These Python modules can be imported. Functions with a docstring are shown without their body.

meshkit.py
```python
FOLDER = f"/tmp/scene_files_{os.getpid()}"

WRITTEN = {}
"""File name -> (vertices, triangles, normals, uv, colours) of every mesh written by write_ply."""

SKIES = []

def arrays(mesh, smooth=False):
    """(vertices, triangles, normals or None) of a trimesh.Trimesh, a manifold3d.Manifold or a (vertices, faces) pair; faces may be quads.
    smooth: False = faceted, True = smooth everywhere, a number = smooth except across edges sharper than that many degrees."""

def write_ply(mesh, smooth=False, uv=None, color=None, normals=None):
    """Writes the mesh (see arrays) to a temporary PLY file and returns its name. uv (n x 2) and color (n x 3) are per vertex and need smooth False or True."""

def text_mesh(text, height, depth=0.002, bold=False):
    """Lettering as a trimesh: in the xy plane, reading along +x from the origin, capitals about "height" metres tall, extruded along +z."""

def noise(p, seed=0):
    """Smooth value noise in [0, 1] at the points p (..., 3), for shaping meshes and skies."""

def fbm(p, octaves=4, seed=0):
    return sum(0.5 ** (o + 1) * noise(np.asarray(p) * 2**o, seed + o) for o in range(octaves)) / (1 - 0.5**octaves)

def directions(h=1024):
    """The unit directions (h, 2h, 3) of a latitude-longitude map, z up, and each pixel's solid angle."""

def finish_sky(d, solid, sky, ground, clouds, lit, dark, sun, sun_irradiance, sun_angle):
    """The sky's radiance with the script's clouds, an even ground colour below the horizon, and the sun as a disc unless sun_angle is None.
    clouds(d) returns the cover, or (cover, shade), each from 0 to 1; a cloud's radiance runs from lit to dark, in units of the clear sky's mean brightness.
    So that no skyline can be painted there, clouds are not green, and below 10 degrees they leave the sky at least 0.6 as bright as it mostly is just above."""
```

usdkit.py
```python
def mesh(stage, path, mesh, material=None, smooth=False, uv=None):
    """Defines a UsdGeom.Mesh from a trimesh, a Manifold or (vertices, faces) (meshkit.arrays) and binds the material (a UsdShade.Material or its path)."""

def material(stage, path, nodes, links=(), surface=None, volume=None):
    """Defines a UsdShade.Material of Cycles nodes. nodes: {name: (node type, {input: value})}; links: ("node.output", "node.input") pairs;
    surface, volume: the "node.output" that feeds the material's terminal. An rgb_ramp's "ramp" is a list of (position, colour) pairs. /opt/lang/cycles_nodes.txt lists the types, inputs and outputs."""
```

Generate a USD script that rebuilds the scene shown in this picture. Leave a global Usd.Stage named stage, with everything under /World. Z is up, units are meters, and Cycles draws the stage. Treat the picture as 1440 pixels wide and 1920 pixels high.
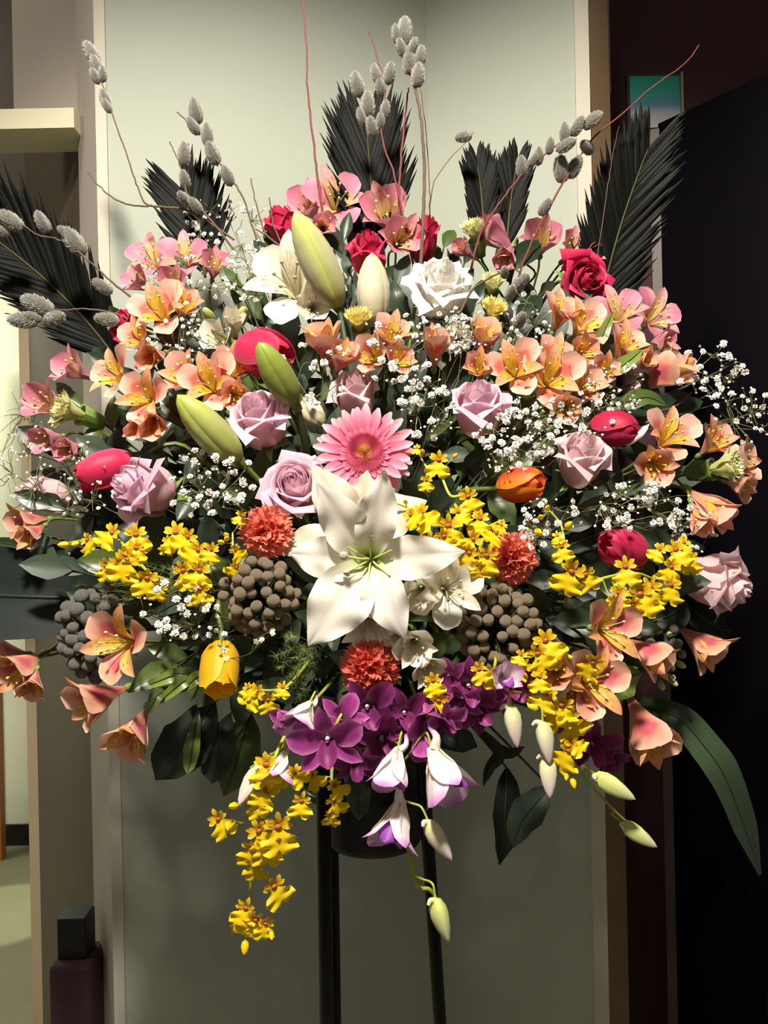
import math, random
import numpy as np, trimesh, usdkit
from pxr import Usd, UsdGeom, UsdLux, UsdShade, Gf, Sdf, Vt

# ------------------------------------------------------------------ stage, camera, lights, exposure
stage = Usd.Stage.CreateInMemory()
UsdGeom.SetStageUpAxis(stage, 'Z'); UsdGeom.SetStageMetersPerUnit(stage, 1.0)
world = UsdGeom.Xform.Define(stage, '/World'); stage.SetDefaultPrim(world.GetPrim())
UsdGeom.Scope.Define(stage, '/World/Looks')
FPX = 1600.0                                   # focal length in pixels of the 1440 x 1920 frame
ROLL = 0.021                                   # the phone was held a little askew
EYE = np.array([0.0, 0.0, 1.35])
FWD = np.array([0.0, 1.0, 0.0])
RGT = np.array([math.cos(ROLL), 0.0, -math.sin(ROLL)])
UPV = np.array([math.sin(ROLL), 0.0, math.cos(ROLL)])
cam = UsdGeom.Camera.Define(stage, '/World/camera')
cm = np.eye(4); cm[0, :3] = RGT; cm[1, :3] = UPV; cm[2, :3] = -FWD; cm[3, :3] = EYE
UsdGeom.Xformable(cam).AddTransformOp().Set(Gf.Matrix4d(*cm.ravel().tolist()))
cam.CreateHorizontalApertureAttr(36.0); cam.CreateVerticalApertureAttr(48.0)
cam.CreateFocalLengthAttr(FPX / 1440 * 36.0)
cam.CreateClippingRangeAttr(Gf.Vec2f(0.05, 60.0))
cam.CreateExposureAttr(1.0)


def light_at(light, pos, target):
    z = np.array(pos, float) - np.array(target, float); z /= np.linalg.norm(z)
    x = np.cross([0, 0, 1.0], z); x = x / np.linalg.norm(x) if np.linalg.norm(x) > 1e-6 else np.array([1.0, 0, 0])
    y = np.cross(z, x); m = np.eye(4); m[0, :3], m[1, :3], m[2, :3], m[3, :3] = x, y, z, pos
    UsdGeom.Xformable(light).AddTransformOp().Set(Gf.Matrix4d(*m.ravel().tolist()))


dome = UsdLux.DomeLight.Define(stage, '/World/hall_light')         # what the rest of the hall sends back
dome.CreateColorAttr(Gf.Vec3f(1.0, 0.94, 0.84)); dome.CreateIntensityAttr(0.03)
spot = UsdLux.SphereLight.Define(stage, '/World/ceiling_spot')      # the downlight that picks out the bouquet
spot.CreateRadiusAttr(0.09); spot.CreateIntensityAttr(390.0); shp = UsdLux.ShapingAPI.Apply(spot.GetPrim()); shp.CreateShapingConeAngleAttr(45.0); shp.CreateShapingConeSoftnessAttr(0.6); spot.CreateColorAttr(Gf.Vec3f(1.0, 0.925, 0.83))
light_at(spot, (-0.15, 0.0, 2.60), (0.0, 1.10, 1.20))
fill = UsdLux.RectLight.Define(stage, '/World/hall_lamp')           # a far row of lamps behind the camera
fill.CreateWidthAttr(1.2); fill.CreateHeightAttr(0.5); fill.CreateIntensityAttr(0.9); fill.CreateColorAttr(Gf.Vec3f(1.0, 0.9, 0.78))
light_at(fill, (-0.6, -1.6, 2.5), (0.0, 1.0, 1.2))
room = UsdLux.RectLight.Define(stage, '/World/side_room_lamp')      # the lit room through the doorway
room.CreateWidthAttr(0.6); room.CreateHeightAttr(0.6); room.CreateIntensityAttr(16.0); room.CreateColorAttr(Gf.Vec3f(0.98, 1.0, 0.8))
light_at(room, (-2.1, 2.9, 2.5), (-2.1, 2.9, 0.0))

patch = UsdLux.SphereLight.Define(stage, '/World/side_room_spot')    # a downlight that leaves a pale patch on the side room's floor
patch.CreateRadiusAttr(0.02); patch.CreateIntensityAttr(7000.0); ps = UsdLux.ShapingAPI.Apply(patch.GetPrim()); ps.CreateShapingConeAngleAttr(6.0); ps.CreateShapingConeSoftnessAttr(0.05)
patch.CreateColorAttr(Gf.Vec3f(1.0, 0.96, 0.7)); light_at(patch, (-1.34, 2.92, 2.3), (-1.35, 2.92, 0.0))
hallway = UsdLux.RectLight.Define(stage, '/World/passage_lamp')     # ceiling light of the passage on the left
hallway.CreateWidthAttr(0.4); hallway.CreateHeightAttr(0.4); hallway.CreateIntensityAttr(9.0); hallway.CreateColorAttr(Gf.Vec3f(1.0, 0.93, 0.8))
light_at(hallway, (-1.5, 1.15, 2.85), (-1.2, 1.4, 0.0))

# ------------------------------------------------------------------ small kit


def lin(h):
    c = np.array([int(h[i:i + 2], 16) for i in (0, 2, 4)]) / 255.0
    return tuple(np.where(c < 0.04045, c / 12.92, ((c + 0.055) / 1.055) ** 2.4).tolist())


def at(px, py, Y):
    return EYE + Y * FWD + ((px - 720) / FPX * Y) * RGT + ((960 - py) / FPX * Y) * UPV


def depth(px, py):
    py = min(py, 1345)                            # what hangs, hangs straight down
    return round_depth(px, py) + slant(py)


def slant(py):
    """The bouquet leans back: its foot stands further out than its crown."""
    return -0.09 * min(1.0, max(-1.4, (py - 980) / 380.0))


def round_depth(px, py):
    q = ((px - 690) / 720.0) ** 2 + ((py - 1050) / (650.0 if py < 1050 else 560.0)) ** 2
    return 1.10 - 0.25 * math.sqrt(max(0.0, 1 - q))


FOAM = at(700, 1140, 1.10)


def aim(dx, dy):
    """A direction given by its lean to the right and upwards as seen from in front; what is left points at the viewer."""
    n2 = dx * dx + dy * dy
    back = 1.0
    if n2 > 1.0:
        s = (2 - n2 ** 0.5) / n2 ** 0.5 if n2 ** 0.5 < 2 else 0.0
        dx, dy = dx / n2 ** 0.5, dy / n2 ** 0.5
        return np.array([dx, 0.25, dy]) / np.linalg.norm([dx, 0.25, dy])
    return np.array([dx, -math.sqrt(1 - n2), dy])


def frame(pos, d, roll=0.0):
    d = np.asarray(d, float); d = d / np.linalg.norm(d)
    x = np.cross([0, 0, 1.0], d)
    x = x / np.linalg.norm(x) if np.linalg.norm(x) > 1e-3 else np.array([1.0, 0, 0])
    y = np.cross(d, x); c, s = math.cos(math.radians(roll)), math.sin(math.radians(roll))
    m = np.eye(4); m[0, :3], m[1, :3], m[2, :3], m[3, :3] = c * x + s * y, c * y - s * x, d, pos
    return m                                    # row vectors: world = local @ m


def to_local(m, pts):
    return (np.asarray(pts) - m[3, :3]) @ m[:3, :3].T


def scaled(m, s):
    m = m.copy(); m[:3, :3] *= s; return m


def grid(nu, nv):
    i, j = np.meshgrid(np.arange(nu - 1), np.arange(nv - 1), indexing='ij')
    a = (i * nv + j).ravel()
    q = np.stack([a, a + nv, a + nv + 1, a + 1], 1)
    return np.vstack([q[:, [0, 1, 2]], q[:, [0, 2, 3]]])


def table(p, u):
    if np.isscalar(p):
        return np.full_like(u, float(p))
    a = np.array(p, float); return np.interp(u, a[:, 0], a[:, 1])


def rotz(v, az):
    c, s = math.cos(az), math.sin(az)
    return v @ np.array([[c, s, 0], [-s, c, 0], [0, 0, 1]])


def petal(L, W, prof, ang, cup=0.5, ruf=(0, 0, 0), r0=0.0, az=0.0, nu=9, nv=5, z0=0.0, frill=0.0, side=0.0, rib=0.0):
    """A petal that leaves the flower's axis: ang is its lean off the axis along its length, cup its hollow, ruf its waviness. (vertices, faces, uv)"""
    u = np.linspace(0, 1, nu); fine = np.linspace(0, 1, 8 * (nu - 1) + 1)
    th = np.radians(table(ang, fine)); k = np.ones(9) / 9
    th = np.convolve(np.pad(th, 4, 'edge'), k, 'valid')
    r = np.concatenate([[0], np.cumsum((np.sin(th[1:]) + np.sin(th[:-1])) / 2)]) / (len(fine) - 1)
    z = np.concatenate([[0], np.cumsum((np.cos(th[1:]) + np.cos(th[:-1])) / 2)]) / (len(fine) - 1)
    r, z, th = r[::8] * L + r0, z[::8] * L + z0, th[::8]
    v = np.linspace(-1, 1, nv)
    hw = table(prof, u) * W / 2; kap = np.maximum(np.abs(table(cup, u)), 1e-3); sg = np.sign(table(cup, u) + 1e-9)
    U, V = np.meshgrid(u, v, indexing='ij')
    H, K = hw[:, None], kap[:, None]
    t = H / K * np.sin(K * V); n = sg[:, None] * H / K * (1 - np.cos(K * V))
    n = n + ruf[0] * H * np.abs(V) ** 1.5 * np.sin(ruf[1] * U * 6.283 + ruf[2] + 1.7 * V) * np.minimum(1, U * 2)
    n = n - rib * H * np.exp(-(V * 5) ** 2)
    ext = frill * L * U ** 3 * np.where(np.arange(nv) % 2 == 0, 1.0, -1.0)[None] * (nv > 3)
    x = r[:, None] - np.cos(th)[:, None] * n + np.sin(th)[:, None] * ext
    zz = z[:, None] + np.sin(th)[:, None] * n + np.cos(th)[:, None] * ext
    y = t + side * L * U ** 2
    P = np.stack([x, y, zz], -1).reshape(-1, 3)
    return rotz(P, az), grid(nu, nv), np.stack([U, (V + 1) / 2], -1).reshape(-1, 2)


def wrap(rho, zt, phi, az, spiral=0.0, curl=0.0, tip=0.0, drop=0.0, nu=9, nv=9):
    """A petal that wraps the axis: radius and height along its length, half angle, and how its rim rolls out."""
    u = np.linspace(0, 1, nu); v = np.linspace(-1, 1, nv)
    U, V = np.meshgrid(u, v, indexing='ij')
    R = table(rho, u)[:, None] * (1 + spiral * V) * (1 + curl * np.abs(V) ** 3 * U ** 2)
    Z = table(zt, u)[:, None] * (1 - drop * np.abs(V) ** 2.5 * U) + tip * U ** 3 * np.maximum(0, 1 - np.abs(V) * 1.6)
    A = table(phi, u)[:, None] * V
    P = np.stack([R * np.cos(A), R * np.sin(A), Z], -1).reshape(-1, 3)
    return rotz(P, az), grid(nu, nv), np.stack([U, (V + 1) / 2], -1).reshape(-1, 2)


def lathe(profile, n=12, lobes=0.0, k=3):
    p = np.array(profile, float); m = len(p)
    a = np.linspace(0, 2 * math.pi, n + 1)
    R = p[:, :1] * (1 + lobes * np.cos(k * a)[None])
    P = np.stack([R * np.cos(a), R * np.sin(a), np.repeat(p[:, 1:2], n + 1, 1)], -1).reshape(-1, 3)
    uv = np.stack(np.meshgrid(np.linspace(0, 1, m), np.linspace(0, 1, n + 1), indexing='ij'), -1).reshape(-1, 2)
    return P, grid(m, n + 1)[:, ::-1], uv


def curve(points, n=10):
    """A smooth line through the points."""
    p = np.array(points, float)
    if len(p) < 3:
        return p[0] + (p[-1] - p[0]) * np.linspace(0, 1, n)[:, None]
    q = np.vstack([2 * p[0] - p[1], p, 2 * p[-1] - p[-2]]); out = []
    for i in range(1, len(q) - 2):
        for t in np.linspace(0, 1, n, endpoint=i == len(q) - 3):
            out.append(0.5 * ((2 * q[i]) + (q[i + 1] - q[i - 1]) * t + (2 * q[i - 1] - 5 * q[i] + 4 * q[i + 1] - q[i + 2]) * t ** 2 + (-q[i - 1] + 3 * q[i] - 3 * q[i + 1] + q[i + 2]) * t ** 3))
    return np.array(out)


def tube(path, r0, r1=None, sides=6):
    p = np.asarray(path, float); n = len(p); r = np.linspace(r0, r0 if r1 is None else r1, n)
    t = np.gradient(p, axis=0); t /= np.maximum(np.linalg.norm(t, axis=1, keepdims=True), 1e-9)
    ref = np.array([0.3, 0.9, 0.2]) if abs(t[0] @ np.array([0.3, 0.9, 0.2])) < 0.85 else np.array([1.0, 0, 0])
    a = np.linspace(0, 2 * math.pi, sides + 1); P = []
    for i in range(n):
        x = np.cross(t[i], ref); x /= max(np.linalg.norm(x), 1e-9); y = np.cross(t[i], x)
        P.append(p[i] + r[i] * (np.cos(a)[:, None] * x + np.sin(a)[:, None] * y))
    uv = np.stack(np.meshgrid(np.linspace(0, 1, n), np.linspace(0, 1, sides + 1), indexing='ij'), -1).reshape(-1, 2)
    V = np.vstack(P); F = grid(n, sides + 1)
    c0, c1 = len(V), len(V) + 1
    V = np.vstack([V, p[:1], p[-1:]]); uv = np.vstack([uv, [[0, 0.5], [1, 0.5]]])
    cap = [[c0, j + 1, j] for j in range(sides)] + [[c1, (n - 1) * (sides + 1) + j, (n - 1) * (sides + 1) + j + 1] for j in range(sides)]
    return V, np.vstack([F, cap]), uv


def join(gs):
    V, F, T, n = [], [], [], 0
    for v, f, t in gs:
        V.append(v); F.append(f + n); T.append(t); n += len(v)
    return np.vstack(V), np.vstack(F), np.vstack(T)


def moved(g, m):
    return g[0] @ m[:3, :3] + m[3, :3], g[1], g[2]


def sized(g, s):
    return g[0] * np.asarray(s), g[1], g[2]


def ball(r=1.0, sub=1):
    m = trimesh.creation.icosphere(sub, r)
    v = np.array(m.vertices); return v, np.array(m.faces), np.stack([(v[:, 2] / r + 1) / 2, np.arctan2(v[:, 1], v[:, 0]) / 6.283 + 0.5], 1)


def box(x0, x1, y0, y1, z0, z1, bevel=0.0):
    if bevel:
        import manifold3d as m3
        b = bevel; s = m3.Manifold.sphere(b, 12)
        h = m3.Manifold.batch_hull([s.translate([x, y, z]) for x in (x0 + b, x1 - b) for y in (y0 + b, y1 - b) for z in (z0 + b, z1 - b)])
        mm = h.to_mesh(); v, f = np.array(mm.vert_properties[:, :3]), np.array(mm.tri_verts)
    else:
        m = trimesh.creation.box([x1 - x0, y1 - y0, z1 - z0]); m.apply_translation([(x0 + x1) / 2, (y0 + y1) / 2, (z0 + z1) / 2])
        v, f = np.array(m.vertices), np.array(m.faces)
    return v, f, v[:, :2] * 0


# ------------------------------------------------------------------ prims
used = {}


def numbered(path):
    k = used.get(path, 0); used[path] = k + 1
    return path if k == 0 else f'{path}_{k:03d}'


def tell(p, label=None, cat=None, group=None, kind=None):
    for k, v in (('label', label), ('category', cat), ('group', group), ('kind', kind)):
        if v:
            p.SetCustomDataByKey(k, v)


def xf(path, m=None):
    x = UsdGeom.Xform.Define(stage, path)
    if m is not None:
        x.AddTransformOp().Set(Gf.Matrix4d(*np.asarray(m, float).ravel().tolist()))
    return x.GetPrim()


def thing(name, label, cat, m=None, group=None, kind=None):
    p = xf(numbered('/World/' + name), np.eye(4) if m is None else m)
    tell(p, label, cat, group, kind); return p


def part(parent, name, g, mat, smooth=True, label=None, kind=None):
    path = numbered(str(parent.GetPath()) + '/' + name)
    m = usdkit.mesh(stage, path, trimesh.Trimesh(g[0], g[1], process=False), mat, smooth=smooth, uv=g[2] if smooth is True or smooth is False else None)
    tell(m.GetPrim(), label, kind=kind); return m.GetPrim()


def struct(name, g, mat, smooth=False):
    path = numbered('/World/' + name)
    m = usdkit.mesh(stage, path, trimesh.Trimesh(g[0], g[1], process=False), mat, smooth=smooth)
    tell(m.GetPrim(), kind='structure'); return m.GetPrim()


stage.CreateClassPrim('/World/Kinds')


def kind_of(name):
    return xf(numbered('/World/Kinds/' + name))


def inst(parent, name, kindprim, m, instanceable=True):
    path = numbered(str(parent.GetPath()) + '/' + name)
    p = xf(path, m); p.GetReferences().AddInternalReference(kindprim.GetPath())
    p.SetInstanceable(instanceable); return p


def mesh_copy(parent, name, meshprim, m):
    path = numbered(str(parent.GetPath()) + '/' + name)
    p = UsdGeom.Mesh.Define(stage, path); p.AddTransformOp().Set(Gf.Matrix4d(*np.asarray(m, float).ravel().tolist()))
    p.GetPrim().GetReferences().AddInternalReference(meshprim.GetPath()); return p.GetPrim()


# ------------------------------------------------------------------ materials
def mat(name, color, rough=0.5, noise=None, spec=0.5, metallic=0.0, bump=None, sheen=0.0, coat=0.0):
    n = {'p': ('principled_bsdf', dict(base_color=lin(color), roughness=rough, specular_ior_level=spec, metallic=metallic, sheen_weight=sheen, sheen_roughness=0.4, coat_weight=coat))}
    l = []
    if noise or bump:
        n['tc'] = ('texture_coordinate', {})
    if noise:
        c2, sc = noise
        n['no'] = ('noise_texture', dict(scale=sc, detail=4.0)); n['mx'] = ('mix', dict(color1=lin(color), color2=lin(c2)))
        l += [('tc.object', 'no.vector'), ('no.fac', 'mx.fac'), ('mx.color', 'p.base_color')]
    if bump:
        n['bn'] = ('noise_texture', dict(scale=bump[0], detail=3.0)); n['bp'] = ('bump', dict(strength=bump[1], distance=bump[2]))
        l += [('tc.object', 'bn.vector'), ('bn.fac', 'bp.height'), ('bp.normal', 'p.normal')]
    return usdkit.material(stage, '/World/Looks/' + name, n, l, surface='p.BSDF')


def petal_mat(name, ramp, edge=None, streak=None, blotch=None, transl=0.25, rough=0.5, vein=0.25, var=0.10, spec=0.35, sheen=0.08):
    """Colour runs along the petal (ramp), towards its edge (edge = colour, power), with dashes (streak = colour, from, to) and a blotch."""
    n = {'uv': ('uvmap', {'attribute': 'st'}), 'sp': ('separate_xyz', {}), 'r': ('rgb_ramp', {'ramp': [(a, lin(c)) for a, c in ramp]}),
         'mp': ('mapping', {'scale': (2.0, 26.0, 1.0)}), 'no': ('noise_texture', {'scale': 1.0, 'detail': 2.0}),
         'vr': ('map_range', {'from_min': 0.3, 'from_max': 0.7, 'to_min': 1 - vein, 'to_max': 1.0, 'clamp': True}),
         'oi': ('object_info', {}), 'ov': ('map_range', {'from_min': 0.0, 'from_max': 1.0, 'to_min': 1 - var, 'to_max': 1 + var}),
         'mu': ('math', {'math_type': 'multiply'}), 'h': ('hsv', {}),
         'a1': ('math', {'math_type': 'subtract', 'value2': 0.5}), 'a2': ('math', {'math_type': 'absolute'}), 'a3': ('math', {'math_type': 'multiply', 'value2': 2.0}),
         'p': ('principled_bsdf', dict(roughness=rough, specular_ior_level=spec, sheen_weight=sheen)), 't': ('translucent_bsdf', {}), 'm': ('mix_closure', {'fac': transl})}
    l = [('uv.UV', 'sp.vector'), ('sp.x', 'r.fac'), ('uv.UV', 'mp.vector'), ('mp.vector', 'no.vector'), ('no.fac', 'vr.value'), ('oi.random', 'ov.value'),
         ('vr.result', 'mu.value1'), ('ov.result', 'mu.value2'), ('mu.value', 'h.value'), ('sp.y', 'a1.value1'), ('a1.value', 'a2.value1'), ('a2.value', 'a3.value1')]
    last = 'r.color'
    if edge:
        n['e1'] = ('math', {'math_type': 'power', 'value2': float(edge[1])}); n['e2'] = ('mix', {'color2': lin(edge[0])})
        l += [('a3.value', 'e1.value1'), ('e1.value', 'e2.fac'), (last, 'e2.color1')]; last = 'e2.color'
    if blotch:
        c, u0, w = blotch
        n['b0'] = ('math', {'math_type': 'subtract', 'value2': u0}); n['b1'] = ('math', {'math_type': 'absolute'}); n['b2'] = ('math', {'math_type': 'multiply_add', 'value2': 1.0 / w})
        n['b3'] = ('map_range', {'range_type': 'smoothstep', 'from_min': 0.35, 'from_max': 1.0, 'to_min': 0.9, 'to_max': 0.0, 'clamp': True}); n['b4'] = ('mix', {'color2': lin(c)})
        l += [('sp.x', 'b0.value1'), ('b0.value', 'b1.value1'), ('b1.value', 'b2.value1'), ('a3.value', 'b2.value3'), ('b2.value', 'b3.value'), ('b3.result', 'b4.fac'), (last, 'b4.color1')]; last = 'b4.color'
    if streak:
        c, u0, u1 = streak
        n['sm'] = ('mapping', {'scale': (8.0, 30.0, 1.0)}); n['sn'] = ('noise_texture', {'scale': 1.0, 'detail': 1.0})
        n['s1'] = ('map_range', {'from_min': 0.60, 'from_max': 0.65, 'to_min': 0.0, 'to_max': 1.0, 'clamp': True})
        n['s2'] = ('rgb_ramp', {'ramp': [(max(0, u0 - 0.06), (0, 0, 0)), (u0, (1, 1, 1)), (u1, (1, 1, 1)), (min(1, u1 + 0.06), (0, 0, 0))]})
        n['s3'] = ('math', {'math_type': 'multiply'}); n['s4'] = ('mix', {'color2': lin(c)}); n['s5'] = ('rgb_to_bw', {})
        l += [('uv.UV', 'sm.vector'), ('sm.vector', 'sn.vector'), ('sn.fac', 's1.value'), ('sp.x', 's2.fac'), ('s2.color', 's5.color'), ('s5.val', 's3.value2'), ('s1.result', 's3.value1'), ('s3.value', 's4.fac'), (last, 's4.color1')]; last = 's4.color'
    l += [(last, 'h.color'), ('h.color', 'p.base_color'), ('h.color', 't.color'), ('p.BSDF', 'm.closure1'), ('t.BSDF', 'm.closure2')]
    return usdkit.material(stage, '/World/Looks/' + name, n, l, surface='m.closure')


M = {}
M['wall'] = mat('wall_paint', 'a9aea0', 0.8, ('a1a697', 3.0), 0.2, bump=(220.0, 0.08, 0.002))
M['wall_edge'] = mat('wall_edge_paint', 'b9b4a4', 0.7, None, 0.2)
M['end_face'] = mat('grey_partition_paint', 'aaa195', 0.7, ('a0978b', 4.0), 0.25)
M['brown_wall'] = mat('brown_laminate', '5f554a', 0.5, ('574c40', 3.0), 0.3)
M['beam'] = mat('cream_beam_paint', 'd8cfb0', 0.7)
M['jamb'] = mat('beige_jamb_paint', 'b7a384', 0.6)
M['orange_wood'] = mat('orange_wood', 'a8682c', 0.45, ('8f5522', 12.0))
M['pale_wall'] = mat('pale_room_paint', 'e4e6d0', 0.8)
M['black_trim'] = mat('black_vinyl', '0d0d0e', 0.5)
M['floor'] = mat('grey_green_vinyl', '77765f', 0.45, ('6b6a55', 6.0), 0.4)
M['ceiling'] = mat('ceiling_paint', 'bdb7a6', 0.9)
M['dark_frame'] = mat('dark_brown_wood', '8a7355', 0.45, ('786246', 9.0), 0.4)
M['dark_wall'] = mat('dark_maroon_wall', '523337', 0.6, ('462a2f', 5.0), 0.3)
M['black_panel'] = mat('black_lacquer', '07050a', 0.6, ('0a070d', 4.0), 0.08)
M['panel_edge'] = mat('brown_edge_strip', '4a3a30', 0.5)
M['maroon'] = mat('maroon_fabric', '3a2226', 0.9)
M['metal_line'] = mat('dull_metal', '8a8078', 0.3, metallic=0.9)
M['black_metal'] = mat('black_steel', '08070a', 0.3, spec=0.3, coat=0.1)
M['pot'] = mat('black_plastic', '0b0b0d', 0.5)
M['foam'] = mat('green_floral_foam', '23351f', 0.95, ('1b2a18', 30.0))
M['stem'] = mat('green_stem', '61702c', 0.5, ('49581f', 20.0), 0.35)
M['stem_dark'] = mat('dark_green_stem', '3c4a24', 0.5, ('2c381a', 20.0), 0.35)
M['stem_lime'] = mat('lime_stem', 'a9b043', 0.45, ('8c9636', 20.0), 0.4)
M['twig'] = mat('brown_twig', '4f4436', 0.7, ('6b5a47', 60.0), 0.2)
M['red_twig'] = mat('reddish_twig', '7d3a36', 0.6, ('5b3a30', 50.0), 0.25)
M['catkin'] = mat('silver_catkin', '75736a', 0.9, ('5c5a50', 260.0), 0.1, sheen=1.0, bump=(900.0, 0.6, 0.001))
M['fur'] = mat('catkin_fur', 'c2c0b0', 0.8, None, 0.2)
M['bract'] = mat('catkin_bract', '4a3325', 0.5)
M['berry'] = mat('brunia_berry', 'bcab90', 0.85, ('96866c', 700.0), 0.15, bump=(1100.0, 1.0, 0.0015))
M['berry_grey'] = mat('grey_brunia_berry', 'a3a09a', 0.85, ('7c7974', 700.0), 0.15, bump=(1100.0, 1.0, 0.0015))
M['needle'] = mat('fern_needle', '77864a', 0.6)
M['pollen'] = mat('yellow_pollen', 'dba21c', 0.8)
M['pistil'] = mat('pale_green_pistil', 'c3cc74', 0.4)
M['anther'] = mat('dusty_anther', 'a9a28a', 0.8)
M['calyx'] = petal_mat('green_calyx', [(0, '6d8c3f'), (1, '8fae58')], transl=0.2)
leafkw = dict(transl=0.12, rough=0.36, spec=0.5, var=0.2)
M['leaf'] = petal_mat('leaf_green', [(0, '4d5f2c'), (1, '52652f')], **leafkw)
M['leaf_dark'] = petal_mat('leaf_dark', [(0, '22301c'), (1, '283721')], **leafkw)
M['leaf_bright'] = petal_mat('leaf_bright', [(0, '6d8336'), (1, '7d923f')], **leafkw)
M['leaf_grey'] = petal_mat('leaf_grey', [(0, '3b4a3c'), (1, '455442')], transl=0.12, rough=0.5, spec=0.35, var=0.2)
M['cycad'] = petal_mat('cycad_leaflet', [(0, '0a0c08'), (0.8, '0d0f0b'), (1, '14160f')], transl=0.0, rough=0.55, spec=0.1, var=0.2, sheen=0.0)
M['rachis'] = mat('cycad_rachis', '45461f', 0.6, None, 0.2)
M['blade'] = petal_mat('broad_blade', [(0, '161e17'), (0.5, '1d2821'), (1, '17211a')], transl=0.05, rough=0.62, spec=0.2, vein=0.35)
M['blade_lit'] = petal_mat('strap_blade', [(0, '3c5030'), (0.4, '435a3a'), (1, '2c382a')], transl=0.1, rough=0.5, spec=0.3, vein=0.3)
M['rose_lav'] = petal_mat('lavender_rose', [(0, 'ecc8a4'), (0.3, 'eec4c8'), (1, 'eecbdc')], vein=0.06, var=0.03, transl=0.42)
M['rose_pale'] = petal_mat('pale_mauve_rose', [(0, 'eccaae'), (0.3, 'f2cfcd'), (1, 'f2d6da')], vein=0.06, var=0.03, transl=0.42)
M['rose_red'] = petal_mat('crimson_rose', [(0, 'b0123c'), (0.5, 'c81a48'), (1, 'd22a58')], vein=0.1, var=0.03)
M['white_rose'] = petal_mat('white_lisianthus', [(0, 'eeeec0'), (0.3, 'f6f3e8'), (1, 'faf7f0')], vein=0.05, var=0.03, transl=0.4)
M['tulip_red'] = petal_mat('rosy_tulip', [(0, 'e2708a'), (0.3, 'de2c60'), (1, 'dc2e5a')], edge=('ea6284', 4), vein=0.18, var=0.04, transl=0.4)
M['tulip_deep'] = petal_mat('deep_rosy_tulip', [(0, 'd84a6e'), (0.3, 'd0254f'), (1, 'cc2650')], edge=('de5078', 4), vein=0.2, var=0.04, transl=0.4)
M['tulip_flame'] = petal_mat('flame_tulip', [(0, 'e0702c'), (0.3, 'e8482c'), (0.75, 'e8502a'), (1, 'e86a2a')], edge=('fab024', 1.4), vein=0.2, var=0.04, transl=0.4)
M['tulip_yellow'] = petal_mat('yellow_tulip', [(0, 'e8b20c'), (1, 'f8c80e')], edge=('fad620', 4), transl=0.4, vein=0.2, var=0.03)
M['ger'] = petal_mat('gerbera_ray', [(0, 'e0406f'), (0.45, 'ee6a92'), (0.85, 'f6a6ba'), (1, 'fad0d6')], vein=0.16, transl=0.35, var=0.05)
M['ger_in'] = petal_mat('gerbera_inner', [(0, 'dc4a76'), (1, 'f590ac')], vein=0.15, transl=0.4)
M['ger_eye'] = petal_mat('gerbera_eye', [(0, 'eab040'), (1, 'fbe08e')], vein=0.1, transl=0.4)
M['lily'] = petal_mat('white_lily', [(0, 'a9b84a'), (0.12, 'cdd68c'), (0.26, 'ecead2'), (0.4, 'f1ecdd'), (1, 'f4efe4')], vein=0.06, var=0.02, rough=0.45)
M['lily_cream'] = petal_mat('cream_lily', [(0, 'cfd08a'), (0.2, 'e6dec2'), (1, 'e2d6bc')], vein=0.08, var=0.02)
M['bud_green'] = petal_mat('green_lily_bud', [(0, '98a24c'), (0.5, 'a8ad62'), (1, 'b5c14c')], transl=0.1, vein=0.15, rough=0.4, var=0.06)
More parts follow.
